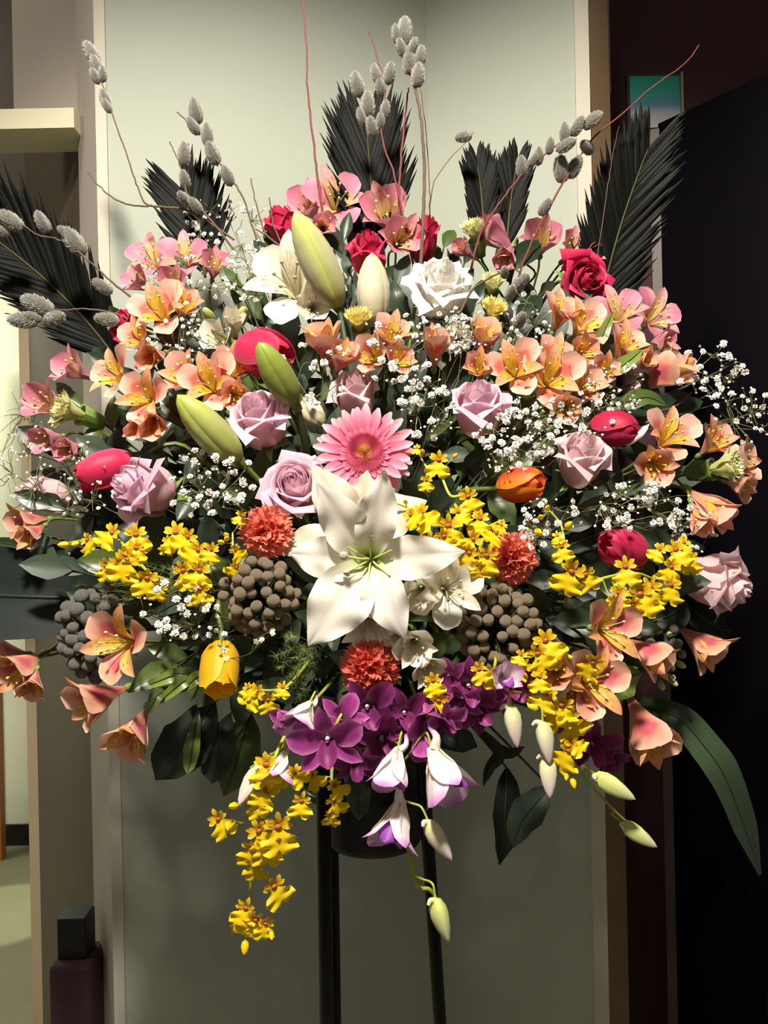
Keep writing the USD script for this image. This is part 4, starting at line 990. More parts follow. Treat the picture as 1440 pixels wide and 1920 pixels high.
big_leaf('dark leaf between the lavender rose and the yellow lily buds', [(800, 1000, 0.03), (770, 800, 0.05), (740, 745, 0.04)], 60, 'leaf_dark', 0.95)
big_leaf('dark round leaf just right of the gerbera', [(800, 800, 0.02), (790, 770, 0.0), (770, 755, 0.0), (735, 745, 0.0)], 62, 'leaf_dark', 0.93)
big_leaf('grey green pointed leaf at far left under the white rose', [(60, 1000, 0.02), (75, 1020, 0.0), (85, 1035, 0.0), (112, 1052, 0.0)], 50, 'leaf_grey', 1.02)
big_leaf('green leaf by the white blossoms at upper centre', [(660, 520, 0.02), (652, 505, 0.0), (648, 490, 0.0), (646, 478, 0.0)], 24, 'leaf_grey', 0.99)
big_leaf('dark leaf between the white lisianthus and the lily bud', [(770, 600, 0.0), (750, 575, -0.01), (740, 550, -0.01), (738, 525, 0.0)], 46, 'leaf_dark', 0.98)
for i, (x0, y0, x1, y1) in enumerate([(300, 1300, 270, 1345), (330, 1265, 262, 1290), (350, 1275, 285, 1325), (360, 1262, 300, 1262), (375, 1268, 330, 1300)]):
    big_leaf(('first', 'second', 'third', 'fourth', 'fifth')[i] + ' narrow green leaf from the left, left of the yellow tulip' if False else 'narrow green leaf in the fan of leaves left of the yellow tulip, ' + ('its lowest', 'its longest', 'its middle one', 'its topmost', 'its shortest')[i], [(x0 + 40, y0 - 8, 0.02), (x0, y0, -0.01), ((x0 + x1) / 2, (y0 + y1) / 2, -0.015), (x1, y1, -0.005)], 24, ('leaf', 'leaf_bright', 'leaf_bright', 'leaf', 'leaf_bright')[i], 0.94)

# ------------------------------------------------------------------ filler greenery
ANCHORS = [(533, 432, 'left crimson rose bud'), (693, 478, 'middle crimson rose'), (797, 448, 'narrow crimson rose bud'), (1092, 524, 'open crimson rose'), (488, 787, 'lavender rose by the lily bud'),
           (668, 742, 'pinkish lavender rose'), (897, 766, 'right lavender rose'), (1090, 862, 'pale mauve rose'), (268, 918, 'left lavender rose'), (556, 916, 'open lavender rose'), (84, 928, 'far left pale rose'),
           (1345, 1092, 'rose at the right edge'), (826, 541, 'white lisianthus'), (495, 664, 'crimson tulip'), (197, 881, 'rosy pink tulip'), (1152, 803, 'deep pink tulip'), (1168, 1030, 'bright pink tulip'),
           (977, 908, 'flame tulip'), (413, 1252, 'yellow tulip'), (684, 852, 'gerbera'), (697, 1047, 'big white lily'), (590, 490, 'tall lily bud'), (390, 800, 'yellow green lily bud'), (700, 545, 'cream lily bud'),
           (498, 997, 'left coral carnation'), (694, 1252, 'lowest coral carnation'), (960, 1046, 'right coral carnation'), (487, 1116, 'left brown brunia'), (932, 1176, 'right brown brunia'), (172, 1190, 'grey brunia'),
           (310, 590, 'upper left orange alstroemeria'), (1030, 710, 'broad orange alstroemeria'), (1200, 600, 'mauve pink alstroemeria'), (1250, 840, 'right orange alstroemeria'), (152, 778, 'far left lime carnation'),
           (614, 1392, 'full-face purple orchid'), (1104, 1276, 'coral pink alstroemeria'), (240, 1040, 'left yellow orchids'), (1200, 1110, 'right yellow orchids')]
told = {}


def whereabouts(x, y, m_):
    q = min(ANCHORS, key=lambda a: (a[0] - x) ** 2 + (a[1] - y) ** 2); dx, dy = x - q[0], y - q[1]
    side = ('right of' if dx > 0 else 'left of') if abs(dx) > abs(dy) else ('below' if dy > 0 else 'above')
    look = {'leaf_dark': 'dark leafy', 'leaf': 'green leafy', 'leaf_grey': 'grey-green leafy'}[m_]
    t = f'{look} filler sprig tucked in {side} the {q[2]}'; told[t] = told.get(t, 0) + 1
    return t if told[t] == 1 else t.replace('tucked in', ('deeper in, tucked', 'behind others, tucked', 'deepest of all, tucked', 'half buried, tucked')[min(told[t], 5) - 2])


R = np.random.default_rng(77)
k = 0
for ring, n, deep in ((0.2, 5, 0.07), (0.42, 12, 0.07), (0.62, 17, 0.07), (0.8, 22, 0.07), (0.97, 24, 0.05), (0.5, 10, 0.13), (0.75, 16, 0.13), (0.93, 20, 0.12)):
    for i in range(n):
        a = 6.283 * (i + R.uniform(-0.25, 0.25)) / n + ring
        x, y = 690 + 610 * ring * math.cos(a), 935 + (500 if math.sin(a) < 0 else 400) * ring * math.sin(a)
        if y > 1280 and not 330 < x < 1130 or y < 445 or y > 1345:
            continue
        ml = ('leaf_dark', 'leaf', 'leaf_dark', 'leaf_grey', 'leaf_dark')[k % 5]
        sprig(x, y, 0, 9, R.uniform(66, 96), 500 + k, ml, deep, whereabouts(x, y, ml), 'filler greenery between the flowers', R.uniform(0.4, 0.62)); k += 1

# ------------------------------------------------------------------ pussy willow and twigs
willow('pussy willow branch forking at far upper left, catkins at its thin tip', [[(160, 85), (180, 130), (203, 185), (210, 210), (240, 300), (258, 350), (278, 384), (355, 396), (440, 450)], [(164, 322), (195, 358), (236, 383), (278, 386)]],
       [(171, 98, 44, -0.5, 0.8), (181, 122, 40, -0.35, 0.85), (178, 142, 30, -0.3, 0.8), (192, 138, 30, 0.1, 0.9), (196, 185, 36, -0.2, 0.9), (200, 198, 28, -0.4, 0.8)], 1.09)
willow('pussy willow branch with five dark catkins above the upper left frond', [[(332, 210), (350, 226), (372, 244), (395, 285), (430, 330), (455, 370), (475, 430), (520, 560)]],
       [(366, 208, 48, -0.1, 0.9), (362, 236, 36, -0.5, 0.7), (388, 252, 42, 0.0, 0.95), (398, 287, 46, -0.3, 0.8), (426, 329, 40, -0.3, 0.8)], 1.10)
willow('pussy willow branch with four catkins in front of the upper left frond', [[(318, 266), (333, 298), (344, 330), (352, 365), (385, 400), (440, 470)]],
       [(345, 288, 44, 0.05, 0.95), (346, 336, 36, -0.1, 0.8), (345, 372, 36, -0.4, 0.4), (366, 385, 36, -0.5, 0.6)], 1.08)
willow('tallest pussy willow branch with a cluster of pale catkins at top centre', [[(757, 35), (764, 90), (772, 140), (784, 190), (792, 250), (796, 330), (793, 420), (788, 520), (790, 620)]],
       [(758, 60, 54, 0.1, 0.95), (744, 64, 36, -0.25, 0.85), (752, 88, 34, -0.3, 0.8), (768, 112, 52, -0.05, 0.95), (788, 106, 40, 0.2, 0.9), (784, 140, 44, 0.1, 0.95), (775, 85, 30, 0.4, 0.85)], 1.0, r=0.0026)
willow('pussy willow branch with eight catkins in front of the top centre frond', [[(694, 60), (704, 95), (712, 125), (722, 170), (715, 250), (740, 330), (755, 400), (775, 500)], [(668, 150), (680, 195), (706, 250)]],
       [(669, 158, 46, -0.2, 0.9), (705, 138, 36, -0.3, 0.9), (731, 137, 40, 0.2, 0.9), (713, 163, 36, -0.2, 0.8), (690, 195, 46, 0.0, 0.95), (678, 218, 34, -0.3, 0.85), (697, 238, 40, -0.2, 0.8), (713, 227, 32, 0.1, 0.85), (722, 205, 34, 0.2, 0.9)], 1.05, red=(0,))
willow('pussy willow branch leaning right with eight catkins in front of the white wall', [[(1128, 215), (1090, 238), (1050, 268), (1020, 290), (985, 320), (960, 350), (930, 390), (900, 440), (880, 520)]],
       [(978, 312, 40, -0.1, 0.9), (1010, 292, 34, 0.0, 0.9), (1031, 273, 32, 0.1, 0.9), (1058, 247, 36, 0.0, 0.95), (1083, 236, 40, 0.5, 0.75), (1111, 225, 44, 0.8, 0.5), (1062, 272, 40, 0.8, 0.3), (1000, 300, 28, 0.4, 0.7)], 1.06, red=(0,))
willow('pussy willow branch with long thin tip crossing the poster at upper right', [[(1310, 85), (1285, 118), (1230, 158), (1170, 210), (1110, 262), (1070, 320), (1035, 380), (990, 470), (960, 560)]],
       [(1052, 316, 52, -0.15, 0.9), (1078, 312, 46, 0.4, 0.8), (1100, 276, 40, -0.6, 0.2), (1022, 388, 36, 0.5, 0.7)], 1.08, red=(0,))
willow('pussy willow twig with a single drooping catkin left of the slim fronds', [[(888, 246), (878, 262), (838, 305), (812, 350), (803, 430), (800, 540)]], [(868, 257, 36, -0.9, -0.25)], 1.10, r=0.0008)
willow('pussy willow branch with four large pale catkins over the left frond', [[(10, 588), (70, 588), (120, 582), (160, 580), (215, 588), (270, 612), (350, 640)]],
       [(70, 571, 62, -0.85, 0.35), (42, 600, 56, -0.95, 0.0), (102, 597, 52, 0.85, 0.1), (200, 599, 46, -0.9, 0.1), (62, 594, 36, -0.7, 0.1)], 1.0)
willow('pussy willow branch with four catkins along the top of the left frond', [[(-30, 385), (40, 420), (70, 440), (110, 450), (150, 475), (200, 520), (260, 570), (330, 640)]],
       [(20, 413, 52, -0.7, 0.55), (79, 416, 44, -0.35, 0.8), (138, 452, 60, -0.5, 0.75), (192, 537, 42, -0.7, 0.5), (2, 432, 36, -0.8, 0.2), (120, 435, 30, -0.6, 0.6)], 1.02)
willow('pussy willow twig with three furry catkins beside the yellow-green carnations', [[(985, 520), (960, 505), (920, 520), (885, 545), (860, 590)]], [(978, 528, 42, 0.5, 0.4), (958, 548, 36, 0.1, 0.5), (946, 510, 30, -0.1, 0.5), (975, 600, 40, 0.2, 0.5)], 0.94)
willow('bare reddish twig rising to the top edge left of centre', [[(562, -40), (573, 60), (576, 155), (582, 220), (592, 300), (600, 365), (620, 520)]], [], 1.10, 'bare_twig', 0.002, (0,), 'twig')
willow('short red twig beside the tallest pussy willow branch', [[(766, 165), (762, 200), (757, 240), (752, 300), (748, 360), (750, 460)]], [], 1.07, 'bare_twig', 0.002, (0,), 'twig')
willow('thin bare twig just right of the tallest pussy willow branch', [[(786, 150), (797, 230), (804, 320), (806, 400), (800, 520)]], [], 1.08, 'bare_twig', 0.0008, (0,), 'twig')
willow('reddish twig curving over the baby\'s breath at right', [[(1296, 735), (1270, 760), (1230, 772), (1185, 778), (1120, 800)]], [], 0.99, 'bare_twig', 0.0016, (0,), 'twig')
willow('pin-thin twig with a bright tip beside the right frond', [[(1161, 236), (1155, 262), (1148, 295), (1138, 360), (1120, 480)]], [], 1.07, 'bare_twig', 0.0007, None, 'twig')

# ------------------------------------------------------------------ roses
rose(533, 432, 80, -0.3, 0.85, 'crimson rose bud left of the tall lily bud at the top', m_='rose_red', opn=0.25, n=16, tall=1.25)
rose(693, 478, 84, -0.05, 0.78, 'crimson rose at top centre behind the cream lily bud', m_='rose_red', opn=0.35, n=16, tall=1.2)
rose(797, 448, 66, 0.15, 0.88, 'narrow crimson rose bud right of the pink alstroemeria at the top', m_='rose_red', opn=0.12, n=15, tall=1.45)
rose(1092, 524, 96, 0.25, -0.1, 'open crimson rose at upper right below the pink alstroemeria', m_='rose_red', opn=0.6, n=20)
rose(238, 612, 70, -0.6, 0.3, 'half hidden crimson rose at the left behind the orange alstroemeria', m_='rose_red', opn=0.4, n=16, Y=1.01)
rose(488, 787, 118, -0.15, 0.7, 'lavender rose touching the green lily bud left of centre', opn=0.55)
rose(668, 742, 98, -0.05, 0.72, 'pinkish lavender rose standing behind the gerbera', m_='rose_pale', opn=0.3, tall=1.15, n=18, Y=0.93)
rose(897, 766, 116, 0.0, 0.8, 'lavender rose right of centre with rolled outer petals', opn=0.6, Y=0.9)
rose(1090, 862, 106, 0.1, 0.72, 'pale mauve rose right of the flame tulip', m_='rose_pale', opn=0.5, tall=1.1)
rose(268, 918, 120, -0.72, 0.22, 'lavender rose beside the pink tulip at left', opn=0.6, tall=1.05)
rose(556, 916, 118, -0.05, 0.42, 'open lavender rose left of the gerbera, touching the white lily', opn=0.75, n=26, Y=0.88)
rose(84, 928, 84, -0.75, 0.25, 'pale grey lavender rose at the far left edge of the bouquet', m_='rose_pale', opn=0.3, tall=1.25, n=18, Y=1.03)
rose(1345, 1092, 120, 0.72, -0.25, 'pale mauve rose turned outwards at the right edge of the bouquet', m_='rose_pale', opn=0.65, tall=1.1, Y=1.0)
rose(826, 541, 118, 0.1, 0.6, 'white lisianthus with ruffled petals above the pale carnation', 'lisianthus', 'lisianthus', 'white_rose', 0.7, 0, 26, frilly=0.07)
rose(606, 524, 90, 0.2, 0.55, 'half hidden white lisianthus behind the tall lily bud', 'lisianthus', 'lisianthus', 'white_rose', 0.5, 0, 18, Y=1.02, frilly=0.07)

# ------------------------------------------------------------------ tulips
tulip(495, 664, 118, 0.75, -0.35, 'large crimson tulip at upper left behind a green lily bud', wid=1.05, roll=20, Y=0.90)
tulip(197, 881, 112, -0.88, -0.3, 'rosy pink tulip at left, its tip against a lavender rose', wid=0.86, Y=0.95)
tulip(1152, 803, 92, 0.8, -0.1, 'deep pink tulip at right above the pale mauve rose', 'tulip_deep', 0.05, wid=1.02)
tulip(1168, 1030, 108, -0.82, 0.32, 'bright pink tulip at right above yellow orchids', 'tulip_red', 0.08, wid=0.98, Y=0.94)
tulip(977, 908, 92, 0.82, 0.12, 'orange and red flame tulip right of centre', 'tulip_flame', 0.25, wid=1.0)
tulip(413, 1252, 104, 0.05, -0.8, 'yellow tulip hanging head down at lower left', 'tulip_yellow', 0.75, wid=0.96, Y=0.89)

# ------------------------------------------------------------------ gerbera, lilies and their buds
gerbera(684, 852, 192, 0.0, 0.12, 'pink gerbera with a yellow eye at the centre of the bouquet', 0.85)
A_ = [(0, 22), (0.25, 58), (0.6, 82), (1, 98)]
lily(697, 1047, -0.1, -0.06, 'large open white lily at the centre of the bouquet', [
    (120, 194, 88, [(0, 26), (0.3, 60), (0.7, 72), (1, 84)]), (77, 198, 78, [(0, 24), (0.3, 60), (0.6, 76), (0.85, 80), (1, 40)]), (5, 192, 84, [(0, 30), (0.3, 66), (0.7, 88), (1, 110)]),
    (-66, 176, 84, [(0, 24), (0.3, 60), (0.7, 88), (1, 118)]), (233, 212, 116, [(0, 24), (0.25, 60), (0.7, 84), (1, 112)]), (174, 168, 88, [(0, 26), (0.3, 66), (0.7, 90), (1, 125)])], 0.815)
lily(684, 1008, -0.3, 0.35, 'second white lily half hidden behind the large open one', [
    (192, 192, 66, [(0, 40), (0.4, 80), (0.8, 100), (1, 130)]), (128, 170, 84, [(0, 26), (0.5, 66), (1, 86)]), (20, 158, 92, [(0, 30), (0.5, 74), (1, 90)]), (80, 130, 80, [(0, 26), (0.5, 60), (1, 80)]), (250, 120, 70, A_), (310, 120, 70, A_)], 0.875, 'lily_cream', False)
lily_bud(552, 396, 634, 574, 68, 'tall pale green lily bud leaning left at the top of the bouquet', 'bud_tall', 0.93, 0.05, [(640, 600, 0.935), (655, 690, 0.95), (668, 780, 0.98), (690, 1000, 1.08)])
lily_bud(697, 474, 702, 612, 62, 'cream lily bud standing in front of the crimson rose', 'bud_cream', 0.95, 0.03)
lily_bud(484, 641, 552, 755, 58, 'glossy dark green lily bud in front of the crimson tulip', 'bud_dark', 0.86, 0.03, [(560, 775, 0.87), (572, 830, 0.9), (588, 905, 0.95), (640, 1050, 1.06)])
lily_bud(332, 740, 448, 862, 66, 'yellow green lily bud lying left of the lavender rose', 'bud_green', 0.88, 0.03)
lily_bud(608, 800, 566, 752, 44, 'small cream lily bud behind the dark green bud stem', 'bud_cream', 0.92, 0.0)

# ------------------------------------------------------------------ carnations
carnation(498, 997, 108, -0.2, 0.1, 'coral carnation left of the white lily', Y=0.865)
carnation(694, 1252, 116, 0.0, -0.1, 'deep coral carnation below the white lily', 'carn_deep', Y=0.86)
carnation(960, 1046, 108, 0.25, 0.1, 'coral carnation right of the white lily among yellow orchids', Y=0.875)
carnation(852, 632, 80, 0.0, 0.45, 'cream white carnation below the white lisianthus', 'mini_white', 30, Y=0.965)
mini(893, 450, 62, -0.3, 0.75, 'pale lime carnation bud beside the pink alstroemeria at upper right')
mini(921, 548, 58, 0.1, 0.7, 'lime carnation bud beside the furry catkins')
mini(922, 597, 62, 0.1, 0.65, 'yellow carnation bud under the lime one beside the catkins', 'mini_yellow')
mini(674, 617, 66, -0.05, 0.7, 'yellow carnation bud at the foot of the cream lily bud', 'mini_yellow')
mini(152, 778, 84, -0.7, 0.3, 'pale lime carnation at far left above the pink tulip', Y=1.02)
mini(1336, 880, 86, 0.75, 0.15, 'pale lime carnation at the right edge among orange alstroemeria', Y=1.02)
mini(508, 492, 36, 0.0, 0.7, 'tiny pale lime carnation bud left of the tall lily bud')

# ------------------------------------------------------------------ brunia
brunia('brown brunia berry cluster left of the white lily', 487, 1116, 70, 76, 11.5, 52, seed=4, Yo=-0.005)
brunia('brown brunia berry cluster right of the white lily', 932, 1176, 78, 80, 11.5, 60, seed=5)
brunia('long grey brunia berry cluster at the left beside the wide leaf', 172, 1190, 62, 84, 12, 46, 'berry_grey', seed=6)
brunia('dim small brunia cluster at right under the pink tulip', 1235, 1215, 46, 60, 9, 22, 'berry_grey', seed=8, Yo=0.03)

# ------------------------------------------------------------------ alstroemeria
alstro('pink alstroemeria spray left of the crimson rose at the top', 'p', [(630, 382, 104, 0.1, 0.3, 0), (580, 388, 92, -0.3, 0.3, 1), (605, 425, 70, 0.1, -0.1, 2)], 3)
alstro('pink alstroemeria spray between the two crimson roses at top centre', 'p', [(724, 402, 116, -0.15, 0.35, 1), (750, 450, 100, 0.2, 0.0, 1)], 2)
alstro('pink alstroemeria side-on beside the lime carnation bud at upper right', 'p', [(932, 448, 92, -0.75, 0.55, 2), (950, 478, 66, -0.4, -0.6, 2), (872, 470, 54, -0.6, 0.2, 2)], 1)
alstro('pink alstroemeria spray above the open crimson rose at upper right', 'p', [(1015, 452, 92, -0.1, 0.3, 1), (1072, 466, 76, 0.3, 0.35, 1), (1102, 478, 56, 0.5, 0.1, 2)], 3)
alstro('mauve pink alstroemeria spray on the right in front of the black screen', 'p', [(1160, 592, 92, -0.1, 0.5, 0), (1222, 598, 92, 0.35, 0.35, 0), (1238, 645, 72, 0.6, -0.1, 1)], 2)
alstro('dusky pink alstroemeria pointing right above the baby\'s breath', 's', [(1240, 706, 104, 0.75, 0.45, 2), (1270, 690, 70, 0.85, 0.2, 2)], 2)
alstro('pink alstroemeria spray at upper left under the baby\'s breath', 'p', [(290, 492, 88, -0.25, 0.5, 0), (348, 490, 88, 0.05, 0.5, 0), (402, 500, 72, 0.3, 0.4, 1), (262, 530, 70, -0.6, 0.3, 1), (325, 530, 70, 0, 0.1, 1)], 3)
alstro('pink alstroemeria pointing left beyond the lime carnation', 'p', [(140, 694, 90, -0.6, 0.3, 1)], 2, Yo=0.0)
alstro('dusky pink alstroemeria at the far left beside the lime carnation', 'p', [(88, 758, 96, -0.45, 0.25, 1), (88, 822, 70, -0.5, -0.2, 1), (130, 840, 66, -0.2, -0.2, 2)], 2, Yo=0.0)
alstro('orange alstroemeria spray at left under the pink ones', 'o', [(302, 588, 104, -0.05, 0.35, 0), (345, 572, 78, 0.35, 0.5, 1), (262, 636, 80, -0.4, 0.4, 1), (290, 668, 80, -0.2, -0.3, 2)], 3)
alstro('orange alstroemeria spray at left above the yellow green lily bud', 'o', [(222, 706, 96, -0.5, 0.35, 0), (276, 746, 96, -0.2, 0.1, 0), (288, 792, 84, 0.1, -0.4, 2), (262, 800, 60, -0.3, -0.4, 2)], 3)
alstro('bright orange alstroemeria cluster between the lily buds at left', 'o', [(345, 706, 92, -0.3, 0.45, 1), (396, 722, 108, 0.0, 0.3, 0), (438, 690, 86, 0.3, 0.55, 1), (440, 740, 70, 0.3, -0.2, 1)], 3)
alstro('reddish orange alstroemeria seen from behind left of the yellow carnation bud', 's', [(612, 648, 92, -0.2, 0.8, 2), (640, 672, 70, 0.3, 0.6, 2)], 2)
alstro('orange alstroemeria just right of the cream lily bud', 'o', [(735, 628, 84, 0.15, 0.6, 1), (700, 668, 84, -0.3, 0.2, 1), (748, 676, 70, 0.3, 0.2, 1)], 2)
alstro('small orange alstroemeria left of the cream white carnation', 'o', [(815, 655, 78, 0.0, 0.7, 2)], 2)
alstro('salmon alstroemeria right of the cream white carnation', 's', [(905, 640, 84, 0.15, 0.7, 2), (898, 690, 70, -0.1, 0.4, 1)], 2)
alstro('yellow orange alstroemeria spray below the open crimson rose', 'o', [(1052, 585, 84, 0.25, 0.75, 1), (1090, 612, 96, 0.35, 0.5, 0), (1094, 658, 70, 0.2, 0.0, 1)], 3, leafmat='leaf_bright')
alstro('orange alstroemeria in front of the mauve pink spray at right', 'o', [(1172, 648, 88, 0.3, 0.6, 1), (1200, 680, 64, 0.4, 0.1, 2), (1136, 694, 64, 0.0, 0.2, 1)], 2, leafmat='leaf_bright')
alstro('broad orange alstroemeria cluster above the lavender rose at right', 'o', [(965, 696, 104, -0.15, 0.3, 0), (1030, 712, 112, 0.05, 0.25, 0), (1092, 722, 96, 0.35, 0.35, 1), (1040, 668, 80, 0.1, 0.6, 1), (1060, 762, 70, 0.1, -0.3, 1)], 2)
alstro('orange alstroemeria spray at the right beside the deep pink tulip', 'o', [(1250, 822, 106, 0.25, 0.5, 0), (1228, 870, 90, -0.1, -0.2, 1)], 3, leafmat='leaf_bright')
alstro('yellowish alstroemeria spray round the lime carnation at the right edge', 'o', [(1340, 828, 88, 0.35, 0.5, 1), (1388, 866, 92, 0.7, 0.25, 1), (1390, 912, 66, 0.6, -0.3, 1)], 3, leafmat='leaf_bright')
alstro('orange alstroemeria pointing down under the lime carnation at the right edge', 'o', [(1330, 950, 96, 0.5, -0.6, 2), (1310, 968, 70, 0.1, -0.7, 2)], 1)
alstro('brown orange alstroemeria at the far left under the pale rose', 's', [(52, 978, 84, -0.6, -0.1, 1), (62, 1000, 60, -0.3, -0.4, 2)], 1)
alstro('salmon alstroemeria at the left edge under the wide dark leaf', 's', [(40, 1252, 110, -0.4, -0.3, 1), (8, 1222, 84, -0.7, 0.2, 1), (62, 1282, 72, 0.1, -0.6, 1)], 2)
alstro('large salmon and yellow alstroemeria in front of the grey brunia', 's', [(232, 1205, 126, -0.42, 0.12, 0, 20)], 3, leafmat='leaf_bright', Yo=-0.03)
alstro('salmon pink alstroemeria pointing left at lower left', 's', [(180, 1312, 124, -0.72, -0.2, 1, 40)], 2, Yo=-0.02)
alstro('lowest salmon alstroemeria at lower left', 's', [(250, 1372, 124, -0.2, -0.55, 1, 15)], 2, Yo=-0.02)
alstro('orange alstroemeria right of the lower right yellow orchids', 's', [(1132, 1178, 116, 0.35, 0.1, 0, 15)], 2, Yo=-0.02)
alstro('reddish alstroemeria side-on at right pointing to the black screen', 's', [(1212, 1226, 100, 0.7, -0.45, 2)], 2)
alstro('dim brownish alstroemeria hanging at the right edge under the mauve rose', 's', [(1318, 1212, 112, 0.6, -0.55, 1)], 1, Yo=0.03)
alstro('twin coral pink alstroemeria at lower right with yellow throats', 's', [(1040, 1256, 96, -0.25, 0.2, 1), (1104, 1276, 120, 0.2, 0.15, 0, 10), (1082, 1300, 84, -0.1, -0.4, 1)], 2, Yo=-0.02)
alstro('pale salmon alstroemeria hanging down at lower right beside the strap leaf', 's', [(1210, 1366, 124, 0.25, -0.75, 2, 0)], 1, Yo=-0.01)
alstro('white alstroemeria at upper left of the tall lily bud', 'w', [(548, 538, 146, -0.15, 0.3, 0), (588, 575, 80, 0.2, -0.1, 1)], 3)
alstro('white alstroemeria half hidden left of the crimson tulip', 'w', [(408, 638, 84, -0.3, 0.3, 1), (440, 610, 60, 0.1, 0.5, 2)], 2, buds=[(392, 592, 44, -0.3, 0.5), (455, 592, 52, 0.3, 0.4)])
alstro('white alstroemeria under the lower petals of the white lily', 'w', [(688, 1168, 116, 0.0, -0.5, 1, 20)], 1, Yo=-0.015)
alstro('white alstroemeria pair right below the white lily', 'w', [(838, 1104, 116, 0.15, 0.1, 0), (786, 1112, 96, -0.2, -0.2, 1)], 2, buds=[(800, 1072, 40, 0.1, 0.5)], Yo=-0.01)
alstro('cream alstroemeria right of the deep coral carnation', 'w', [(776, 1210, 96, 0.0, -0.2, 1), (800, 1252, 84, 0.25, -0.4, 1), (745, 1190, 60, -0.1, 0, 1)], 2, Yo=-0.01)
alstro('green budded filler stem at lower right under the side-on alstroemeria', 'w', [(1258, 1268, 16, 0.3, -0.3, 2)], 3, buds=[(1268, 1218, 26, 0.2, 0.2), (1255, 1190, 26, -0.2, 0.4), (1275, 1245, 30, 0.4, -0.3), (1240, 1285, 28, 0, -0.5), (1262, 1278, 28, 0.3, -0.4)], name='budded_filler_stem', Yo=0.03)

# ------------------------------------------------------------------ yellow oncidium orchids
oncidium('yellow oncidium spray just right of the gerbera', [(822, 862, 40, 0.1, 0.1), (800, 900, 26, -0.2, 0), (876, 930, 42, 0.2, 0.0), (782, 840, 18, -0.3, 0.5)], [(780, 838), (800, 876), (825, 890), (845, 930), (876, 934), (860, 1010)], [(850, 858, 14, 0.5, 0.5), (795, 850, 14, -0.4, 0.5)], -0.02)
oncidium('dense bright yellow oncidium cluster touching the right lily petal', [(790, 962, 44, -0.3, 0.2), (840, 985, 52, 0.1, 0.1), (805, 1012, 44, -0.2, -0.3), (858, 960, 36, 0.2, 0.4), (832, 1004, 40, 0, -0.2), (770, 965, 34, -0.4, 0.1)], [(735, 940), (770, 955), (800, 985), (850, 990), (880, 1040)], [(762, 944, 14, -0.3, 0.5)], -0.045)
oncidium('yellow oncidium spray in front of the right coral carnation', [(900, 972, 38, 0.1, 0.2), (888, 1010, 40, -0.1, 0), (912, 1040, 48, 0.1, -0.1), (880, 1035, 40, -0.3, -0.2), (930, 1000, 34, 0.3, 0.3), (940, 985, 26, 0.3, 0.5), (900, 1062, 28, 0, -0.4)], [(945, 975), (915, 990), (900, 1030), (890, 1080)], [], -0.035)
oncidium('yellow oncidium spray at left below the lavender rose', [(212, 998, 42, -0.2, 0.2), (255, 1002, 46, 0.2, 0.2), (222, 1055, 42, -0.2, -0.1), (240, 1048, 54, 0.1, -0.1), (276, 1082, 46, 0.2, -0.2), (165, 1012, 34, -0.5, 0.1), (200, 1060, 36, -0.4, -0.1), (300, 1100, 34, 0.2, -0.3), (256, 1026, 40, 0, 0)], [(118, 1020), (165, 1012), (215, 1010), (250, 1040), (290, 1080), (380, 1100)], [(130, 1021, 22, -0.8, 0), (148, 1018, 18, -0.5, -0.2)], -0.02)
oncidium('yellow oncidium spray left of the coral carnation', [(330, 998, 48, 0, 0.3), (352, 1006, 40, 0.3, 0.1), (372, 1030, 42, 0.1, 0), (344, 1068, 44, -0.2, -0.1), (374, 1068, 46, 0.2, 0), (374, 1102, 44, 0.1, -0.3), (316, 1016, 30, -0.4, 0.1), (396, 1030, 32, 0.3, 0.1)], [(325, 985), (345, 1010), (372, 1050), (400, 1110)], [(425, 1012, 18, 0.2, 0.3)], -0.02)
oncidium('small yellow oncidium blossoms round the left coral carnation', [(452, 966, 24, 0, 0.3), (442, 1030, 28, -0.2, -0.2), (444, 1062, 30, -0.1, -0.4)], [(436, 1000), (440, 1040), (470, 1090)], [(418, 1018, 18, -0.3, 0.2), (428, 1005, 16, -0.3, 0.3)], -0.02)
oncidium('yellow oncidium spray between the coral carnation and the pink tulip', [(1052, 1024, 36, 0, 0.1), (1072, 1070, 54, -0.1, -0.1), (1096, 1076, 42, 0.2, -0.1), (1045, 1005, 22, -0.1, 0.5)], [(1028, 955), (1052, 985), (1060, 1030), (1075, 1070), (1060, 1130)], [(1026, 956, 18, -0.1, 0.4), (1015, 972, 18, -0.3, 0.3), (1062, 990, 26, 0.2, 0.4), (1005, 995, 24, 0.2, -0.2)], -0.02)
oncidium('yellow oncidium spray under the pink tulip at right', [(1172, 1062, 46, -0.1, 0.2), (1198, 1112, 60, 0.1, 0), (1218, 1100, 50, 0.3, 0.1), (1160, 1110, 38, -0.2, 0), (1185, 1132, 40, 0, -0.4), (1256, 1096, 46, 0.3, 0.1), (1150, 1125, 28, -0.2, -0.3)], [(1260, 1090), (1225, 1085), (1190, 1075), (1130, 1085), (1060, 1115)], [], -0.025)
oncidium('upright yellow oncidium spray left of the mauve rose at the right edge', [(1266, 1030, 44, -0.1, 0.3), (1258, 1062, 40, 0, 0), (1290, 1045, 40, 0.3, 0.1), (1238, 1030, 30, -0.4, 0.2), (1282, 1018, 30, 0.2, 0.5)], [(1278, 1012), (1268, 1050), (1240, 1090), (1180, 1110)], [], -0.02)
oncidium('yellow oncidium head at lower right under the brunia berries', [(1022, 1200, 52, -0.1, 0.2), (1008, 1224, 46, -0.3, -0.1), (1044, 1224, 36, 0.3, -0.1), (982, 1246, 36, -0.2, -0.1), (978, 1228, 26, -0.3, 0.3)], [(1020, 1185), (1015, 1220), (985, 1255), (950, 1200)], [], -0.03)
